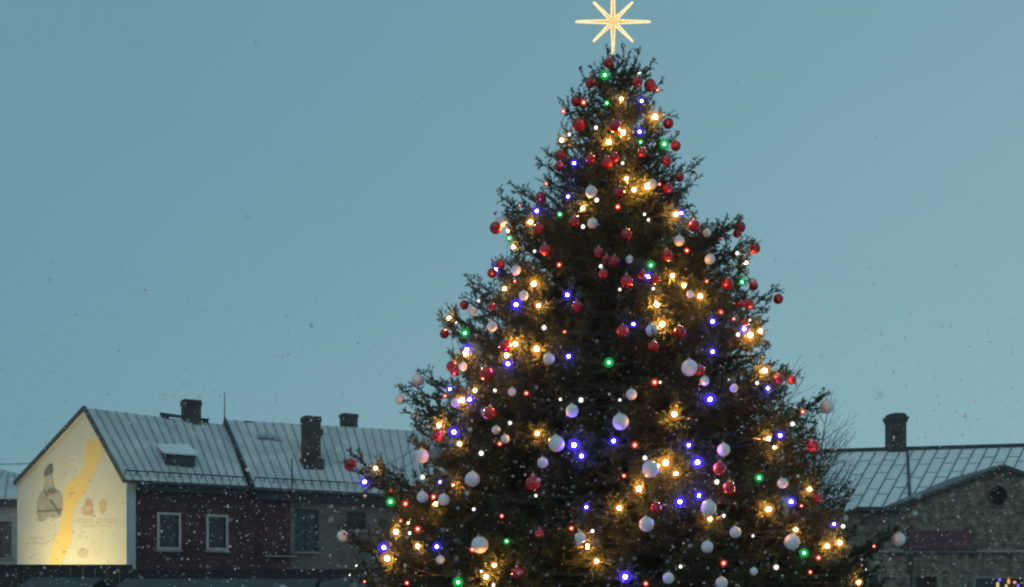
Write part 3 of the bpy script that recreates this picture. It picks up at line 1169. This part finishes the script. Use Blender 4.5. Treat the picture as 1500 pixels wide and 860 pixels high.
def surf(px, py, k=1.0):
    Y = YT
    for _ in range(14):
        p = W(px, py, Y)
        dx = p.x - XT
        rr_ = Rz(p.z) * k
        Y = .5 * Y + .5 * (YT - math.sqrt(max(rr_ * rr_ - dx * dx, 0)))
    return W(px, py, Y)


RED = [(892, 92, 15), (865, 121, 16), (934, 120, 16), (952, 125, 18), (844, 148, 16), (847, 182, 19), (900, 185, 18), (979, 181, 16), (990, 214, 15),
       (941, 224, 14), (865, 233, 14), (889, 238, 17), (900, 231, 14), (977, 236, 14), (820, 228, 16), (819, 244, 14), (792, 289, 16), (726, 334, 18), (789, 335, 16),
       (842, 324, 16), (799, 366, 17), (877, 370, 15), (996, 260, 13), (907, 282, 17), (978, 276, 15), (918, 344, 17), (1017, 331, 17),
       (977, 374, 17), (888, 380, 13), (1084, 333, 17), (1080, 342, 13), (1106, 364, 16), (1066, 416, 17), (1104, 419, 14), (1097, 445, 16), (1085, 446, 12),
       (1140, 438, 15), (733, 387, 15), (721, 400, 15), (680, 447, 14), (720, 449, 11), (651, 489, 14), (740, 507, 18), (900, 383, 17), (884, 401, 14),
       (918, 412, 19), (959, 409, 15), (941, 401, 11), (846, 448, 15), (912, 485, 18), (958, 507, 16), (996, 486, 18), (1091, 472, 12), (662, 537, 17), (666, 545, 14),
       (713, 547, 21), (718, 606, 21), (641, 638, 18), (1025, 543, 15), (1141, 556, 15), (1160, 557, 13), (1191, 654, 18), (513, 681, 19), (781, 708, 23),
       (790, 781, 14), (758, 839, 18), (961, 744, 17), (1054, 686, 20), (1068, 714, 19), (1199, 729, 12)]
WHITE = [(866, 281, 17), (868, 327, 15), (734, 324, 16), (955, 270, 14), (995, 353, 15), (1040, 380, 15), (1036, 341, 12), (756, 396, 15), (767, 433, 14),
         (691, 456, 14), (721, 478, 15), (955, 484, 18), (922, 380, 11), (612, 557, 18), (586, 585, 15), (678, 537, 13), (727, 630, 13), (740, 643, 13),
         (667, 590, 13), (804, 526, 17), (838, 602, 19), (815, 650, 24), (909, 618, 24), (1010, 539, 24), (925, 578, 16), (1032, 558, 14), (1060, 659, 19),
         (1211, 596, 20), (1075, 569, 12), (618, 668, 21), (619, 728, 17), (650, 732, 17), (502, 785, 17), (645, 820, 13), (692, 702, 22), (703, 798, 25),
         (795, 678, 16), (953, 687, 25), (947, 768, 22), (850, 788, 17), (979, 847, 17), (1038, 744, 23), (1077, 780, 17), (1036, 801, 18), (1146, 708, 15),
         (1160, 794, 23), (1057, 854, 18), (1104, 837, 12), (1316, 790, 20), (750, 574, 12), (1011, 431, 11)]
BULB = {
    'warm': [(910, 145), (960, 171), (913, 194, .9), (823, 206), (777, 325), (744, 338), (854, 305, .9), (929, 278), (990, 314), (948, 273), (1093, 385),
             (1026, 434), (739, 423), (658, 466), (782, 416, .93), (789, 448, .93), (786, 511), (755, 504), (985, 404, .9), (970, 475), (1099, 491), (1114, 485), (696, 572), (677, 586),
             (643, 623), (673, 650), (682, 518), (787, 635), (1120, 543), (1126, 643, .9), (550, 686), (567, 818), (580, 779, .94), (664, 712, .9), (724, 828, .96),
             (712, 845), (975, 678), (990, 694, .93), (907, 744), (874, 822, .95), (1040, 760, .95), (638, 738, .86), (598, 766, .84), (1134, 655, .85), (1002, 418, .86), (752, 362, .88), (892, 208, .84), (962, 446, .86), (936, 716, .86), (1166, 776, .86), (742, 520, .86), (612, 800, .86), (918, 262, .86), (860, 800, .88), (1126, 746), (1186, 717), (1212, 800), (1230, 795), (1258, 853), (988, 607)],
    'blue': [(841, 239), (786, 309), (940, 148), (937, 193), (832, 288), (998, 312), (756, 446), (726, 395), (684, 512), (831, 432), (949, 405), (928, 475), (833, 522),
             (1044, 471), (1090, 482), (1044, 515), (659, 570), (688, 585), (665, 633), (744, 533), (841, 652), (899, 646), (1040, 585), (1009, 652), (1125, 569),
             (1143, 638), (534, 706), (645, 706), (562, 802), (640, 801), (852, 668), (859, 743), (916, 845), (996, 735), (1022, 677), (1024, 726), (1159, 735), (1222, 768)],
    'green': [(886, 110), (889, 151), (938, 208), (973, 211), (820, 314), (746, 349), (1087, 413), (681, 488), (953, 389), (892, 531), (572, 735), (671, 853), (742, 793),
              (1112, 700), (1178, 810)],
    'red': [(855, 150), (963, 132), (825, 163), (761, 302), (905, 303), (966, 270), (1006, 367), (1055, 350), (1035, 412), (1056, 457), (754, 412), (819, 388), (827, 486),
            (939, 404), (1075, 467), (610, 609), (652, 580), (732, 650), (771, 576), (959, 560), (930, 652), (1176, 603), (573, 718), (594, 738), (612, 775), (635, 728), (534, 852),
            (596, 854), (587, 763), (735, 756), (692, 805), (837, 774), (914, 697), (946, 855), (1060, 825), (1174, 741), (1199, 817), (1187, 838), (1280, 800), (800, 269)],
    'white': [(936, 106), (873, 187), (834, 197), (821, 240), (874, 293), (854, 332), (783, 368), (944, 314), (950, 322), (912, 239), (1080, 371), (701, 440), (668, 472), (880, 390),
              (908, 424), (957, 423), (1081, 490), (1098, 469), (725, 572), (747, 620), (821, 585), (908, 586), (967, 560), (1067, 557), (1109, 561), (1161, 621), (619, 699),
              (600, 781), (522, 829), (513, 842), (705, 664), (694, 746), (785, 726), (705, 837), (723, 857), (868, 778), (997, 830), (1050, 706), (1060, 756), (1103, 785),
              (1137, 831), (1235, 771), (1268, 834), (797, 480), (851, 586), (945, 671)],
}
orn = []       # (centre, radius) kept free of needles
tips = []      # bough ends that carry something
ball_list = []
for colname, lst in (('red', RED), ('white', WHITE)):
    for (px, py, dpx) in lst:
        p = surf(px, py, 1.03)
        r_b = dpx / 2 / F * p.y
        ball_list.append((colname, px, py, dpx, p, r_b))
        orn.append((p, r_b + .012))
        tips.append(p + Vector((0, 0, r_b + .05)))
bulb_list = {}
for kd, lst in BULB.items():
    bulb_list[kd] = []
    for e in lst:
        k = e[2] if len(e) > 2 else 1.0
        p = surf(e[0], e[1], k)
        bulb_list[kd].append((e[0], e[1], p))
        orn.append((p, LIGHTS[kd][5] + .006))

segA, segB, segT = [], [], []      # needle-bearing twig axes + tint
wood = MB()
_branch_tubes = []


def nrm(v):
    return v / (np.linalg.norm(v) + 1e-9)


def bough(tip, z0, power=1.5, dens=1.0, bare=.3, wid=1.0):
    tip = np.array(tip, float)
    st = np.array([XT, YT, z0])
    L = np.linalg.norm(tip - st)
    n = max(4, int(L / .12))
    t = np.linspace(0, 1, n + 1)[:, None]
    pts = st + (tip - st) * t
    pts[:, 2] = z0 + (tip[2] - z0) * t[:, 0] ** power
    pts[1:-1] += rng.normal(0, .012, (n - 1, 3))
    r0 = .006 + .011 * L
    for i in range(n):
        _branch_tubes.append((pts[i], pts[i + 1], r0 * (1 - i / n) + .004, r0 * (1 - (i + 1) / n) + .004))
    tint = np.clip(rng.normal(.42, .2), 0, 1)
    # needles on the outer bough itself
    for i in range(int(n * .55), n):
        segA.append(pts[i][None]); segB.append(pts[i + 1][None]); segT.append(np.array([tint]))
    step = .07 / dens
    s = L * bare
    alt = 1
    while s < L - .02:
        f = s / L
        i = min(n - 1, int(f * n))
        p = pts[i] + (pts[i + 1] - pts[i]) * (f * n - i)
        ax = nrm(pts[i + 1] - pts[i])
        sd = nrm(np.cross(ax, [0, 0, 1.]))
        upv = np.cross(sd, ax)
        alt = -alt
        roll = rng.normal(0.15, .85)
        dirn = nrm(ax * rng.uniform(.6, 1.0) + (sd * alt * math.cos(roll) + upv * math.sin(roll)) * .8 + np.array([0, 0, rng.uniform(-.12, .18)]))
        ln = min(.66, (.14 + .37 * (1 - f) * L)) * rng.uniform(.6, 1.1) * wid
        ln = max(ln, .05)
        m_ = 3
        q = [p]
        dd = dirn.copy()
        for _ in range(m_):
            dd = nrm(dd + np.array([0, 0, rng.uniform(-.02, .09)]) + rng.normal(0, .03, 3))
            q.append(q[-1] + dd * ln / m_)
        q = np.array(q)
        tt = np.clip(tint + rng.normal(0, .12), 0, 1)
        segA.append(q[:-1]); segB.append(q[1:]); segT.append(np.full(m_, tt))
        # secondary twigs
        k = int(ln / .030)
        if k > 0:
            fr = (np.arange(k) + rng.uniform(.3, .9, k)) / (k + .4)
            fr = np.clip(fr, .08, .97)
            idx = np.minimum((fr * m_).astype(int), m_ - 1)
            bp = q[idx] + (q[idx + 1] - q[idx]) * (fr * m_ - idx)[:, None]
            sg_ = np.where(np.arange(k) % 2, 1., -1.)[:, None]
            s2 = nrm(np.cross(dd, [0, 0, 1.]))
            rl = rng.normal(0, .6, k)[:, None]
            dv = dd * .75 + (s2 * sg_ * np.cos(rl) + np.array([0, 0, 1.]) * np.sin(rl)) * .75
            dv /= np.linalg.norm(dv, axis=1)[:, None]
            tl = (rng.uniform(.05, .125, k) * (1.1 - .6 * fr))[:, None] * (1 if L > .6 else .7)
            segA.append(bp); segB.append(bp + dv * tl); segT.append(np.clip(tt + rng.normal(.05, .1, k), 0, 1))
        s += step * rng.uniform(.7, 1.3)


def horiz(p):
    return math.hypot(p[0] - XT, p[1] - YT)


def attach_z(tip):
    h = horiz(tip)
    return max(.5, min(tip[2] - .42 * h, 8.6))


# boughs that carry baubles
for tp in tips:
    bough(tp, attach_z(tp), dens=.9, wid=.9)
for kd, lst in bulb_list.items():
    for _, _, p in lst:
        h = horiz(p)
        tp = np.array([p.x + (XT - p.x) / max(h, .05) * .09, p.y + (YT - p.y) / max(h, .05) * .09, p.z - .01])
        bough(tp, attach_z(tp), dens=.8, wid=.75, bare=.45)
# sprigs the lamps are clipped to, close round each lamp
NSP = {'warm': 26, 'blue': 18, 'green': 12, 'red': 8, 'white': 5}
for kd, lst in bulb_list.items():
    gr = LIGHTS[kd][5]
    for _, _, p in lst:
        pv = np.array(p)
        inn = nrm(np.array([XT - p.x, YT - p.y, 0.0]))
        root = pv + inn * (gr + .05) - np.array([0, 0, .02])
        for j in range(NSP[kd]):
            d0 = rng.normal(0, 1, 3)
            d0 -= inn * max(0, d0 @ inn)
            d0 = nrm(d0)
            out_ = nrm(-inn * rng.uniform(.1, .9) + nrm(d0 - inn * (d0 @ inn)) + np.array([0, 0, .15]))
            st_ = root + nrm(d0 - inn * (d0 @ inn)) * rng.uniform(.0, .05)
            ln_ = rng.uniform(.10, .24)
            segA.append(st_[None]); segB.append((st_ + out_ * ln_)[None]); segT.append(np.array([np.clip(rng.normal(.55, .2), 0, 1)]))
# boughs one can tell apart on the outline: (tip pixel, depth shift)
outline = [(785, 232, -.1), (797, 222, .3), (748, 268, -.3), (729, 284, .1), (738, 300, .4), (680, 402, 0), (688, 418, .3), (641, 460, -.2), (650, 478, .2), (655, 515, .5), (664, 560, -.4),
           (612, 546, 0), (600, 560, .3), (584, 566, -.1), (590, 600, -.6), (600, 640, .3), (505, 676, -.2), (540, 690, .1), (560, 720, -.5), (504, 781, -.1), (530, 800, .4), (516, 838, -.3), (540, 850, .3),
           (560, 760, .6), (1025, 236, 0), (1020, 262, -.2), (1010, 280, .4), (1084, 322, -.1), (1060, 335, .3), (1105, 352, .1), (1098, 385, -.2), (1112, 430, .4), (1130, 440, -.1), (1125, 470, .2), (1118, 490, .5),
           (1150, 545, -.3), (1165, 552, .2), (1212, 574, 0), (1205, 600, .3), (1196, 640, -.4), (1180, 690, .3), (1250, 722, .1), (1240, 735, -.3), (1262, 765, .3), (1318, 776, 0), (1290, 800, -.2), (1285, 830, .4), (1300, 850, 0)]
for px, py, dy in outline:
    tp = W(px, py, YT + dy)
    bough(tp, max(.5, tp.z - .45 * horiz(tp)), power=1.7, dens=1.15, wid=.62, bare=.25)
# leader and its upright side shoots
for px, py, dy in ((888, 66, -.05), (914, 66, .05), (924, 72, -.02), (938, 70, -.1), (957, 86, 0), (866, 97, .05), (850, 100, -.1), (879, 92, .1), (905, 80, .1), (930, 92, .1), (945, 100, -.15), (912, 90, -.12), (885, 104, -.15), (838, 130, 0), (968, 118, .1)):
    tp = W(px, py, YT + dy)
    h = horiz(tp)
    bough(tp, tp.z - .28 - .55 * h, power=2.2, dens=1.1, bare=.18, wid=.42)
# all the other boughs
N = 800
zs = np.linspace(.78, 8.72, 600)
wgt = np.array([Rz(z) ** .85 + .05 for z in zs])
cdf = np.cumsum(wgt) / wgt.sum()
for i in range(N):
    z = float(np.interp((i + rng.uniform(0, 1)) / N, cdf, zs))
    ph = i * 2.399963 + rng.normal(0, .15)
    z = round(z / .34) * .34 + rng.normal(0, .055) + .10 * math.sin(2.3 * ph + 1.7 * z)
    rr_ = Rz(z) * rng.uniform(.74, 1.02)
    tp = np.array([XT + rr_ * math.cos(ph), YT + rr_ * math.sin(ph), z])
    back = math.sin(ph) > .35
    bough(tp, attach_z(tp) + rng.normal(0, .06), dens=.5 if back else 1.0, wid=.9)

A_ = np.concatenate(segA); B_ = np.concatenate(segB); T_ = np.concatenate(segT)
# keep twigs out of the ornaments
keep = np.ones(len(A_), bool)
mid = (A_ + B_) / 2
for p, r_b in orn:
    pv = np.array(p)
    near = np.abs(mid[:, 2] - pv[2]) < r_b + .12
    ix = np.nonzero(near)[0]
    for arr, pad in ((mid, .014), (A_, .0), (B_, .014)):
        dd = np.linalg.norm(arr[ix] - pv, axis=1)
        keep[ix[dd < r_b + pad]] = False
A_, B_, T_ = A_[keep], B_[keep], T_[keep]
ln = np.linalg.norm(B_ - A_, axis=1)
cnt = np.maximum(3, (ln * 135).astype(int))
idx = np.repeat(np.arange(len(A_)), cnt)
n = len(idx)
ax = (B_ - A_) / (ln[:, None] + 1e-9)
fr = rng.uniform(0, 1.04, n)[:, None]
base = A_[idx] + (B_ - A_)[idx] * fr
a = ax[idx]
rv = rng.normal(0, 1, (n, 3))
pp = np.cross(a, rv)
pp /= np.linalg.norm(pp, axis=1)[:, None] + 1e-9
an_ = rng.uniform(.65, 1.15, n)[:, None]
nd = a * np.cos(an_) + pp * np.sin(an_)
side = np.cross(nd, rng.normal(0, 1, (n, 3)))
side /= np.linalg.norm(side, axis=1)[:, None] + 1e-9
nl = rng.uniform(.026, .050, n)[:, None]
hw = .0066
v = np.empty((n, 3, 3))
v[:, 0] = base + side * hw
v[:, 1] = base - side * hw
v[:, 2] = base + nd * nl
tint_n = np.repeat(np.clip(T_[idx] + rng.normal(0, .13, n), 0, 1), 3)
# twig wood: three-sided sleeves along every axis
ns = len(A_)
o1 = np.cross(ax, [0.31, 0.42, 0.85]); o1 /= np.linalg.norm(o1, axis=1)[:, None] + 1e-9
o2 = np.cross(ax, o1)
ring = []
for k in range(3):
    t_ = 2 * math.pi * k / 3
    ring.append(o1 * math.cos(t_) + o2 * math.sin(t_))
tw = np.empty((ns, 6, 3))
for k in range(3):
    tw[:, k] = A_ + ring[k] * .003
    tw[:, 3 + k] = B_ + ring[k] * .0022

TREE = thing('christmas_tree', 'tall dark green spruce covered in baubles and coloured lights', 'christmas tree', AX)
bz = np.array(AX)
nv = n * 3
verts = np.concatenate([v.reshape(-1, 3), tw.reshape(-1, 3)]) - bz
tri = np.arange(nv)
q0 = nv + np.arange(ns) * 6
quads = np.concatenate([np.stack([q0 + k, q0 + (k + 1) % 3, q0 + 3 + (k + 1) % 3, q0 + 3 + k], 1) for k in range(3)])
me = bpy.data.meshes.new('crown')
me.vertices.add(len(verts))
me.vertices.foreach_set('co', verts.astype(np.float32).ravel())
loops = np.concatenate([tri, quads.ravel()]).astype(np.int32)
me.loops.add(len(loops))
me.loops.foreach_set('vertex_index', loops)
me.polygons.add(n + len(quads))
ls = np.concatenate([np.arange(n) * 3, nv + np.arange(len(quads)) * 4]).astype(np.int32)
me.polygons.foreach_set('loop_start', ls)
me.materials.append(M['needles'])
me.materials.append(M['twig'])
me.polygons.foreach_set('material_index', np.concatenate([np.zeros(n, np.int32), np.ones(len(quads), np.int32)]))
at = me.attributes.new('tint', 'FLOAT', 'POINT')
at.data.foreach_set('value', np.concatenate([tint_n, np.full(ns * 6, .3)]).astype(np.float32))
me.update(calc_edges=True)
me.validate()
cro = bpy.data.objects.new('crown', me)
COL.objects.link(cro)
cro.parent = TREE
print('needles', n, 'twigs', ns)
tk = MB()
zt_ = [0, .4, 1.5, 3.5, 5.5, 7.2, 8.4, 8.95]
for a0, a1 in zip(zt_[:-1], zt_[1:]):
    tk.tube((XT, YT, a0), (XT, YT, a1), .17 * (1 - a0 / 9.1) + .008, .17 * (1 - a1 / 9.1) + .008, 12, cap=False)
tko = tk.build('trunk', M['bark'], TREE, smooth=True)
lb = MB()
for a0, b0, r_a, r_b in _branch_tubes:
    lb.tube(a0, b0, r_a, r_b, 4, cap=False)
lb.build('limbs', M['twig'], tko, fix=False)

# ------------------------------------------------------------------ star
ST = W(898, 32, YT)
STAR = thing('star_topper', 'glowing yellow eight pointed star on the tip of the tree', 'star', W(898, 86, YT), None)
u = YT / F
for k in range(8):
    ang = k * math.pi / 4
    d = Vector((math.cos(ang), 0, math.sin(ang)))
    pn = Vector((-math.sin(ang), 0, math.cos(ang)))
    Lr = {0: 55, 4: 55, 2: 78, 6: 50}.get(k, 41) * u
    wh = 4.2 * u if k % 2 == 0 else 3.5 * u
    core = 6 * u
    tipp = ST + d * Lr
    ray_ = MB()
    a0, a1 = ST + d * core + pn * wh * .62, ST + d * core - pn * wh * .62
    m0, m1 = ST + d * Lr * .95 + pn * wh * .2, ST + d * Lr * .95 - pn * wh * .2
    for p, q in ((a0, m0), (m0, tipp), (tipp, m1), (m1, a1)):
        ray_.tube(p, q, .0105, .0105, 8)
    for p, q in ((a0, m0), (m1, a1)):
        nb_ = max(3, int((q - p).length / .03))
        for j in range(nb_):
            ray_.sphere(lerp(p, q, (j + .5) / nb_) + Vector((0, -.006, 0)), random.uniform(.010, .014), 8, 6, m=1)
    ray_.sphere(tipp - d * .01, .014, 8, 6, m=1)
    ro = ray_.build('ray', [M['starrope'], M['starled']], STAR, base=ST + d * core)
    f_ = MB()
    f_.prism([a0 + Vector((0, .006, 0)), m0 + Vector((0, .006, 0)), m1 + Vector((0, .006, 0)), a1 + Vector((0, .006, 0))], (0, .012, 0))
    f_.build('amber_strip', M['starcore'], ro, base=ST + d * core)
hb = MB()
hb.tube(ST + Vector((0, -.02, 0)), ST + Vector((0, .02, 0)), 6.2 * u, 6.2 * u, 16)
hb.build('hub', M['starrope'], STAR, base=ST)
po = MB()
po.tube(W(898, 92, YT) + Vector((0, .045, 0)), ST + Vector((0, .045, -.1)), .014, .014, 8)
po.build('pole', M['iron'], STAR)

# ------------------------------------------------------------------ baubles
def ball_mesh(colname):
    mb = MB()
    mb.sphere((0, 0, 0), 1.0, 28, 18)
    return mb.mesh('bauble_' + colname, M[colname], smooth=True)


def cap_mesh():
    mb = MB()
    mb.tube((0, 0, .94), (0, 0, 1.14), .24, .22, 12)
    for k in range(10):
        a0, a1 = 2 * math.pi * k / 10, 2 * math.pi * (k + 1) / 10
        mb.tube((.13 * math.cos(a0), 0, 1.26 + .13 * math.sin(a0)), (.13 * math.cos(a1), 0, 1.26 + .13 * math.sin(a1)), .025, .025, 5, cap=False)
    mb.tube((0, 0, 1.36), (0, 0, 1.75), .015, .015, 5)
    return mb.mesh('cap', M['cap'])


ballm = {c: ball_mesh(c) for c in ('red', 'white')}
capm = cap_mesh()
bulbs_flat = [(kd, x, y) for kd, l in bulb_list.items() for x, y, _ in l]
BNAME = {'warm': 'warm light', 'blue': 'blue light', 'green': 'green light', 'red': 'tiny red light', 'white': 'tiny white light'}


def where(dx, dy):
    """direction word from the neighbour to the bauble (photo axes)"""
    if abs(dx) > 2.2 * abs(dy):
        return 'right of' if dx > 0 else 'left of'
    if abs(dy) > 2.2 * abs(dx):
        return 'below' if dy > 0 else 'above'
    return ('below ' if dy > 0 else 'above ') + ('right of' if dx > 0 else 'left of')


def zone(px, py):
    z = 'near the treetop' if py < 200 else 'in the upper crown' if py < 360 else 'in the middle crown' if py < 560 else 'in the lower crown' if py < 760 else 'at the bottom'
    half = float(np.interp(py, [a for a, _ in prof], [b for _, b in prof]))
    f = (px - 898) / half
    h = 'left edge' if f < -.72 else 'left side' if f < -.22 else 'centre' if f < .22 else 'right side' if f < .72 else 'right edge'
    return z, h


def descr(b, depth=1):
    colname, px, py, dpx, _, _ = b
    look = 'red bauble' if colname == 'red' else ('large white bauble' if dpx >= 20 else 'white bauble')
    nb = sorted([(math.hypot(px - x, py - y), BNAME[k], px - x, py - y) for k, x, y in bulbs_flat if k in ('warm', 'blue', 'green')] +
                [(math.hypot(px - x, py - y) * 1.15, ('red' if c != colname else 'other red') + ' bauble' if c == 'red' else ('white bauble' if c != colname else 'other white bauble'), px - x, py - y)
                 for c, x, y, _, _, _ in ball_list if (x, y) != (px, py) and c != colname])
    z, h = zone(px, py)
    d0, n0, dx, dy = nb[0]
    rel = ('just ' if d0 < 26 else '') + where(dx, dy) + ' a ' + n0
    s = look + ' ' + rel + ', ' + h + ' ' + z
    if depth == 2:
        d1, n1_, dx1, dy1 = next(q for q in nb[1:] if q[1] != n0)
        s = look + ' ' + where(dx, dy) + ' a ' + n0 + ', ' + where(dx1, dy1) + ' a ' + n1_ + ', ' + h
    return s


labels = [descr(b) for b in ball_list]
for rnd in range(2):
    from collections import defaultdict
    grp = defaultdict(list)
    for i, l in enumerate(labels):
        grp[l].append(i)
    for l, ids in grp.items():
        if len(ids) == 1:
            continue
        if rnd == 0:
            for i in ids:
                labels[i] = descr(ball_list[i], 2)
        else:
            ids.sort(key=lambda i: ball_list[i][2])
            words = ['higher', 'lower'] if len(ids) == 2 else ['highest', 'middle', 'lowest'] if len(ids) == 3 else ['topmost', 'second highest', 'second lowest', 'lowest']
            for w_, i in zip(words, ids):
                labels[i] = w_ + ' ' + labels[i]
for b, lab in zip(ball_list, labels):
    colname, px, py, dpx, p, r_b = b
    o = bpy.data.objects.new('bauble', ballm[colname])
    COL.objects.link(o)
    o.location = p
    o.scale = (r_b,) * 3
    o.rotation_euler = (random.uniform(-.15, .15), random.uniform(-.15, .15), random.uniform(0, 6.28))
    tag(o, lab, 'bauble', colname + ' baubles on the tree')
    c = bpy.data.objects.new('cap', capm)
    COL.objects.link(c)
    c.parent = o

# ------------------------------------------------------------------ strings of lights
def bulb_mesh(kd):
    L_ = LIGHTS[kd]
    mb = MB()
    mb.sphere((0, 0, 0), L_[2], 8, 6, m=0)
    mb.sphere((0, 0, 0), L_[5], 16, 10, m=1)  # outer and inner glowing shells added to imitate lens glow round the core
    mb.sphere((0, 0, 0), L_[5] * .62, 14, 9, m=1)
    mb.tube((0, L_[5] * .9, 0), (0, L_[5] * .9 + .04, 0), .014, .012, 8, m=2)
    return mb.mesh('bulb_' + kd, [M['core_' + kd], M['halo_' + kd], M['cord']], smooth=True)


SLAB = {'warm': 'string of large warm white lights wound round the tree', 'blue': 'string of deep blue lights wound round the tree',
        'green': 'string of sparse green lights wound round the tree', 'red': 'string of tiny red lights wound round the tree',
        'white': 'string of tiny cold white lights wound round the tree'}
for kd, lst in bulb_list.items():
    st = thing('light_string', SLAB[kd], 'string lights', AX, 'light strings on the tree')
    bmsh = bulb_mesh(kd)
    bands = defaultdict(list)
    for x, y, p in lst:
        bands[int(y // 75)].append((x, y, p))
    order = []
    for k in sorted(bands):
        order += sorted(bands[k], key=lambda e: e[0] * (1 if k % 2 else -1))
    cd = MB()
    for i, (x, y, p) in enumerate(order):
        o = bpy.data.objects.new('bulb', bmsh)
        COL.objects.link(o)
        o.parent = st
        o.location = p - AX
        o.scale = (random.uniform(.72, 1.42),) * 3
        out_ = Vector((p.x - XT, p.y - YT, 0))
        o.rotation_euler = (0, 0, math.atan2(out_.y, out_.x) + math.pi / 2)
        if i + 1 < len(order):
            x2, y2, p2 = order[i + 1]
            m_ = 10
            pts = []
            for t in range(m_ + 1):
                f = t / m_
                q = surf(lerp(x, x2, f), lerp(y, y2, f) + 10 * math.sin(math.pi * f), .9)
                w_ = max(0, 1 - min(f, 1 - f) * 6)
                e_ = p if f < .5 else p2
                inn = Vector((XT - e_.x, YT - e_.y, 0)).normalized() * (LIGHTS[kd][5] * .9 + .035)
                pts.append(lerp(q, e_ + inn, w_))
            cd.path(pts, .0045, 4)
    cd.build('cable', M['cord'], st)

# added glowing bulbs standing in for coloured reflections in the stone building's window
wst = thing('light_string', 'small purple and amber reflected lights in the stone building window, bottom right', 'string lights', (Xr(1480), YR + .11, 1.5), None)
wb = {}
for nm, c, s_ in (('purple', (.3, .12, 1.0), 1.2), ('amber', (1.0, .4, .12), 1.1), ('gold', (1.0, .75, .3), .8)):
    wb[nm] = emission('window_reflection_' + nm, c, s_)
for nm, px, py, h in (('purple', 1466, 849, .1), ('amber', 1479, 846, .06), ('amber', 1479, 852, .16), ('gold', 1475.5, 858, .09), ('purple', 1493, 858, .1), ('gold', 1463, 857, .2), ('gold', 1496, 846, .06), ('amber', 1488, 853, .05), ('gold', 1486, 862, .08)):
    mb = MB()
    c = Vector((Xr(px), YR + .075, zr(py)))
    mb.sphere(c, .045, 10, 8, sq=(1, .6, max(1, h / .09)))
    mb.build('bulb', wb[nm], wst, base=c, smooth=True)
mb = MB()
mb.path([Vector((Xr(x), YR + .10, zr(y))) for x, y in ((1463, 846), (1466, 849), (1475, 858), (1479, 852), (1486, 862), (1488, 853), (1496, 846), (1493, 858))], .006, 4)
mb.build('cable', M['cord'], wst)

# ------------------------------------------------------------------ falling snow
nf = 26000
Yf = rng.uniform(3.2, 33, nf) ** 1.0
Xf = (rng.uniform(-1.15, 1.15, nf) * 750) / F * Yf
Zf = EYE + (rng.uniform(-.15, 1.06, nf) * 860) / F * Yf
ok = (Zf > .05)
# thin out the top so that most flakes fall lower, as the gusts carry them
ok &= rng.uniform(0, 1, nf) < np.clip(1.4 - (Zf - EYE) / Yf / (860 / F) * 2.3, .012, 1)
# no flake inside the crown
rc_ = np.interp(Zf, pz, pr)
ok &= np.hypot(Xf - XT, Yf - YT) > rc_ * 1.02
ok &= ~((Yf > 24.5) & (Yf < 29.7) & (Zf < 2.9) & (Xf < -2))
nn = 40
Yn = rng.uniform(1.4, 3.2, nn)
Zn = EYE + rng.uniform(-.1, .45, nn) * 860 / F * Yn
Xn = rng.uniform(-1.1, 1.1, nn) * 750 / F * Yn
C_ = np.concatenate([np.stack([Xf, Yf, Zf], 1)[ok], np.stack([Xn, Yn, Zn], 1)])
Yf = np.concatenate([Yf[ok], np.full(nn, 8.0)])
ok = np.ones(len(Yf), bool)
nf = len(C_)
rad_ = rng.uniform(.0042, .0100, nf) * np.where(rng.uniform(0, 1, nf) < .12, 1.8, 1) * np.where(rng.uniform(0, 1, nf) < .035, 2.2, 1) * np.clip(Yf[ok] / 14, .45, 1.8)
oc = np.array([[1, 0, 0], [-1, 0, 0], [0, 1, 0], [0, -1, 0], [0, 0, 1], [0, 0, -1]], float)
fv = C_[:, None, :] + oc[None] * rad_[:, None, None] * rng.uniform(.55, 1.25, (nf, 6, 1))
of = np.array([[0, 2, 4], [2, 1, 4], [1, 3, 4], [3, 0, 4], [2, 0, 5], [1, 2, 5], [3, 1, 5], [0, 3, 5]])
ff = (of[None] + (np.arange(nf) * 6)[:, None, None]).reshape(-1, 3)
me = bpy.data.meshes.new('falling_snow')
me.vertices.add(nf * 6)
me.vertices.foreach_set('co', fv.astype(np.float32).ravel())
me.loops.add(len(ff) * 3)
me.loops.foreach_set('vertex_index', ff.astype(np.int32).ravel())
me.polygons.add(len(ff))
me.polygons.foreach_set('loop_start', (np.arange(len(ff)) * 3).astype(np.int32))
me.materials.append(M['snow'])
me.update(calc_edges=True)
me.validate()
sn = bpy.data.objects.new('falling_snow', me)
COL.objects.link(sn)
tag(sn, 'small white snowflakes drifting down through the whole scene', 'snow', kind='stuff')

# ------------------------------------------------------------------ the snowy air
hz = MB()
hz.box((0, 200, 4.85), (1210, 1210, 11.7))
hm, hnt, hout = new_mat('snowy_air')
pv_ = hnt.nodes.new('ShaderNodeVolumePrincipled')
pv_.inputs['Color'].default_value = (.92, .95, .96, 1)
pv_.inputs['Density'].default_value = 0.0008
pv_.inputs['Anisotropy'].default_value = 0.25
hnt.links.new(pv_.outputs[0], hout.inputs['Volume'])
ho = hz.build('haze', hm)
ho['kind'] = 'stuff'
ho['label'] = 'thin pale snowy haze hanging over the square'
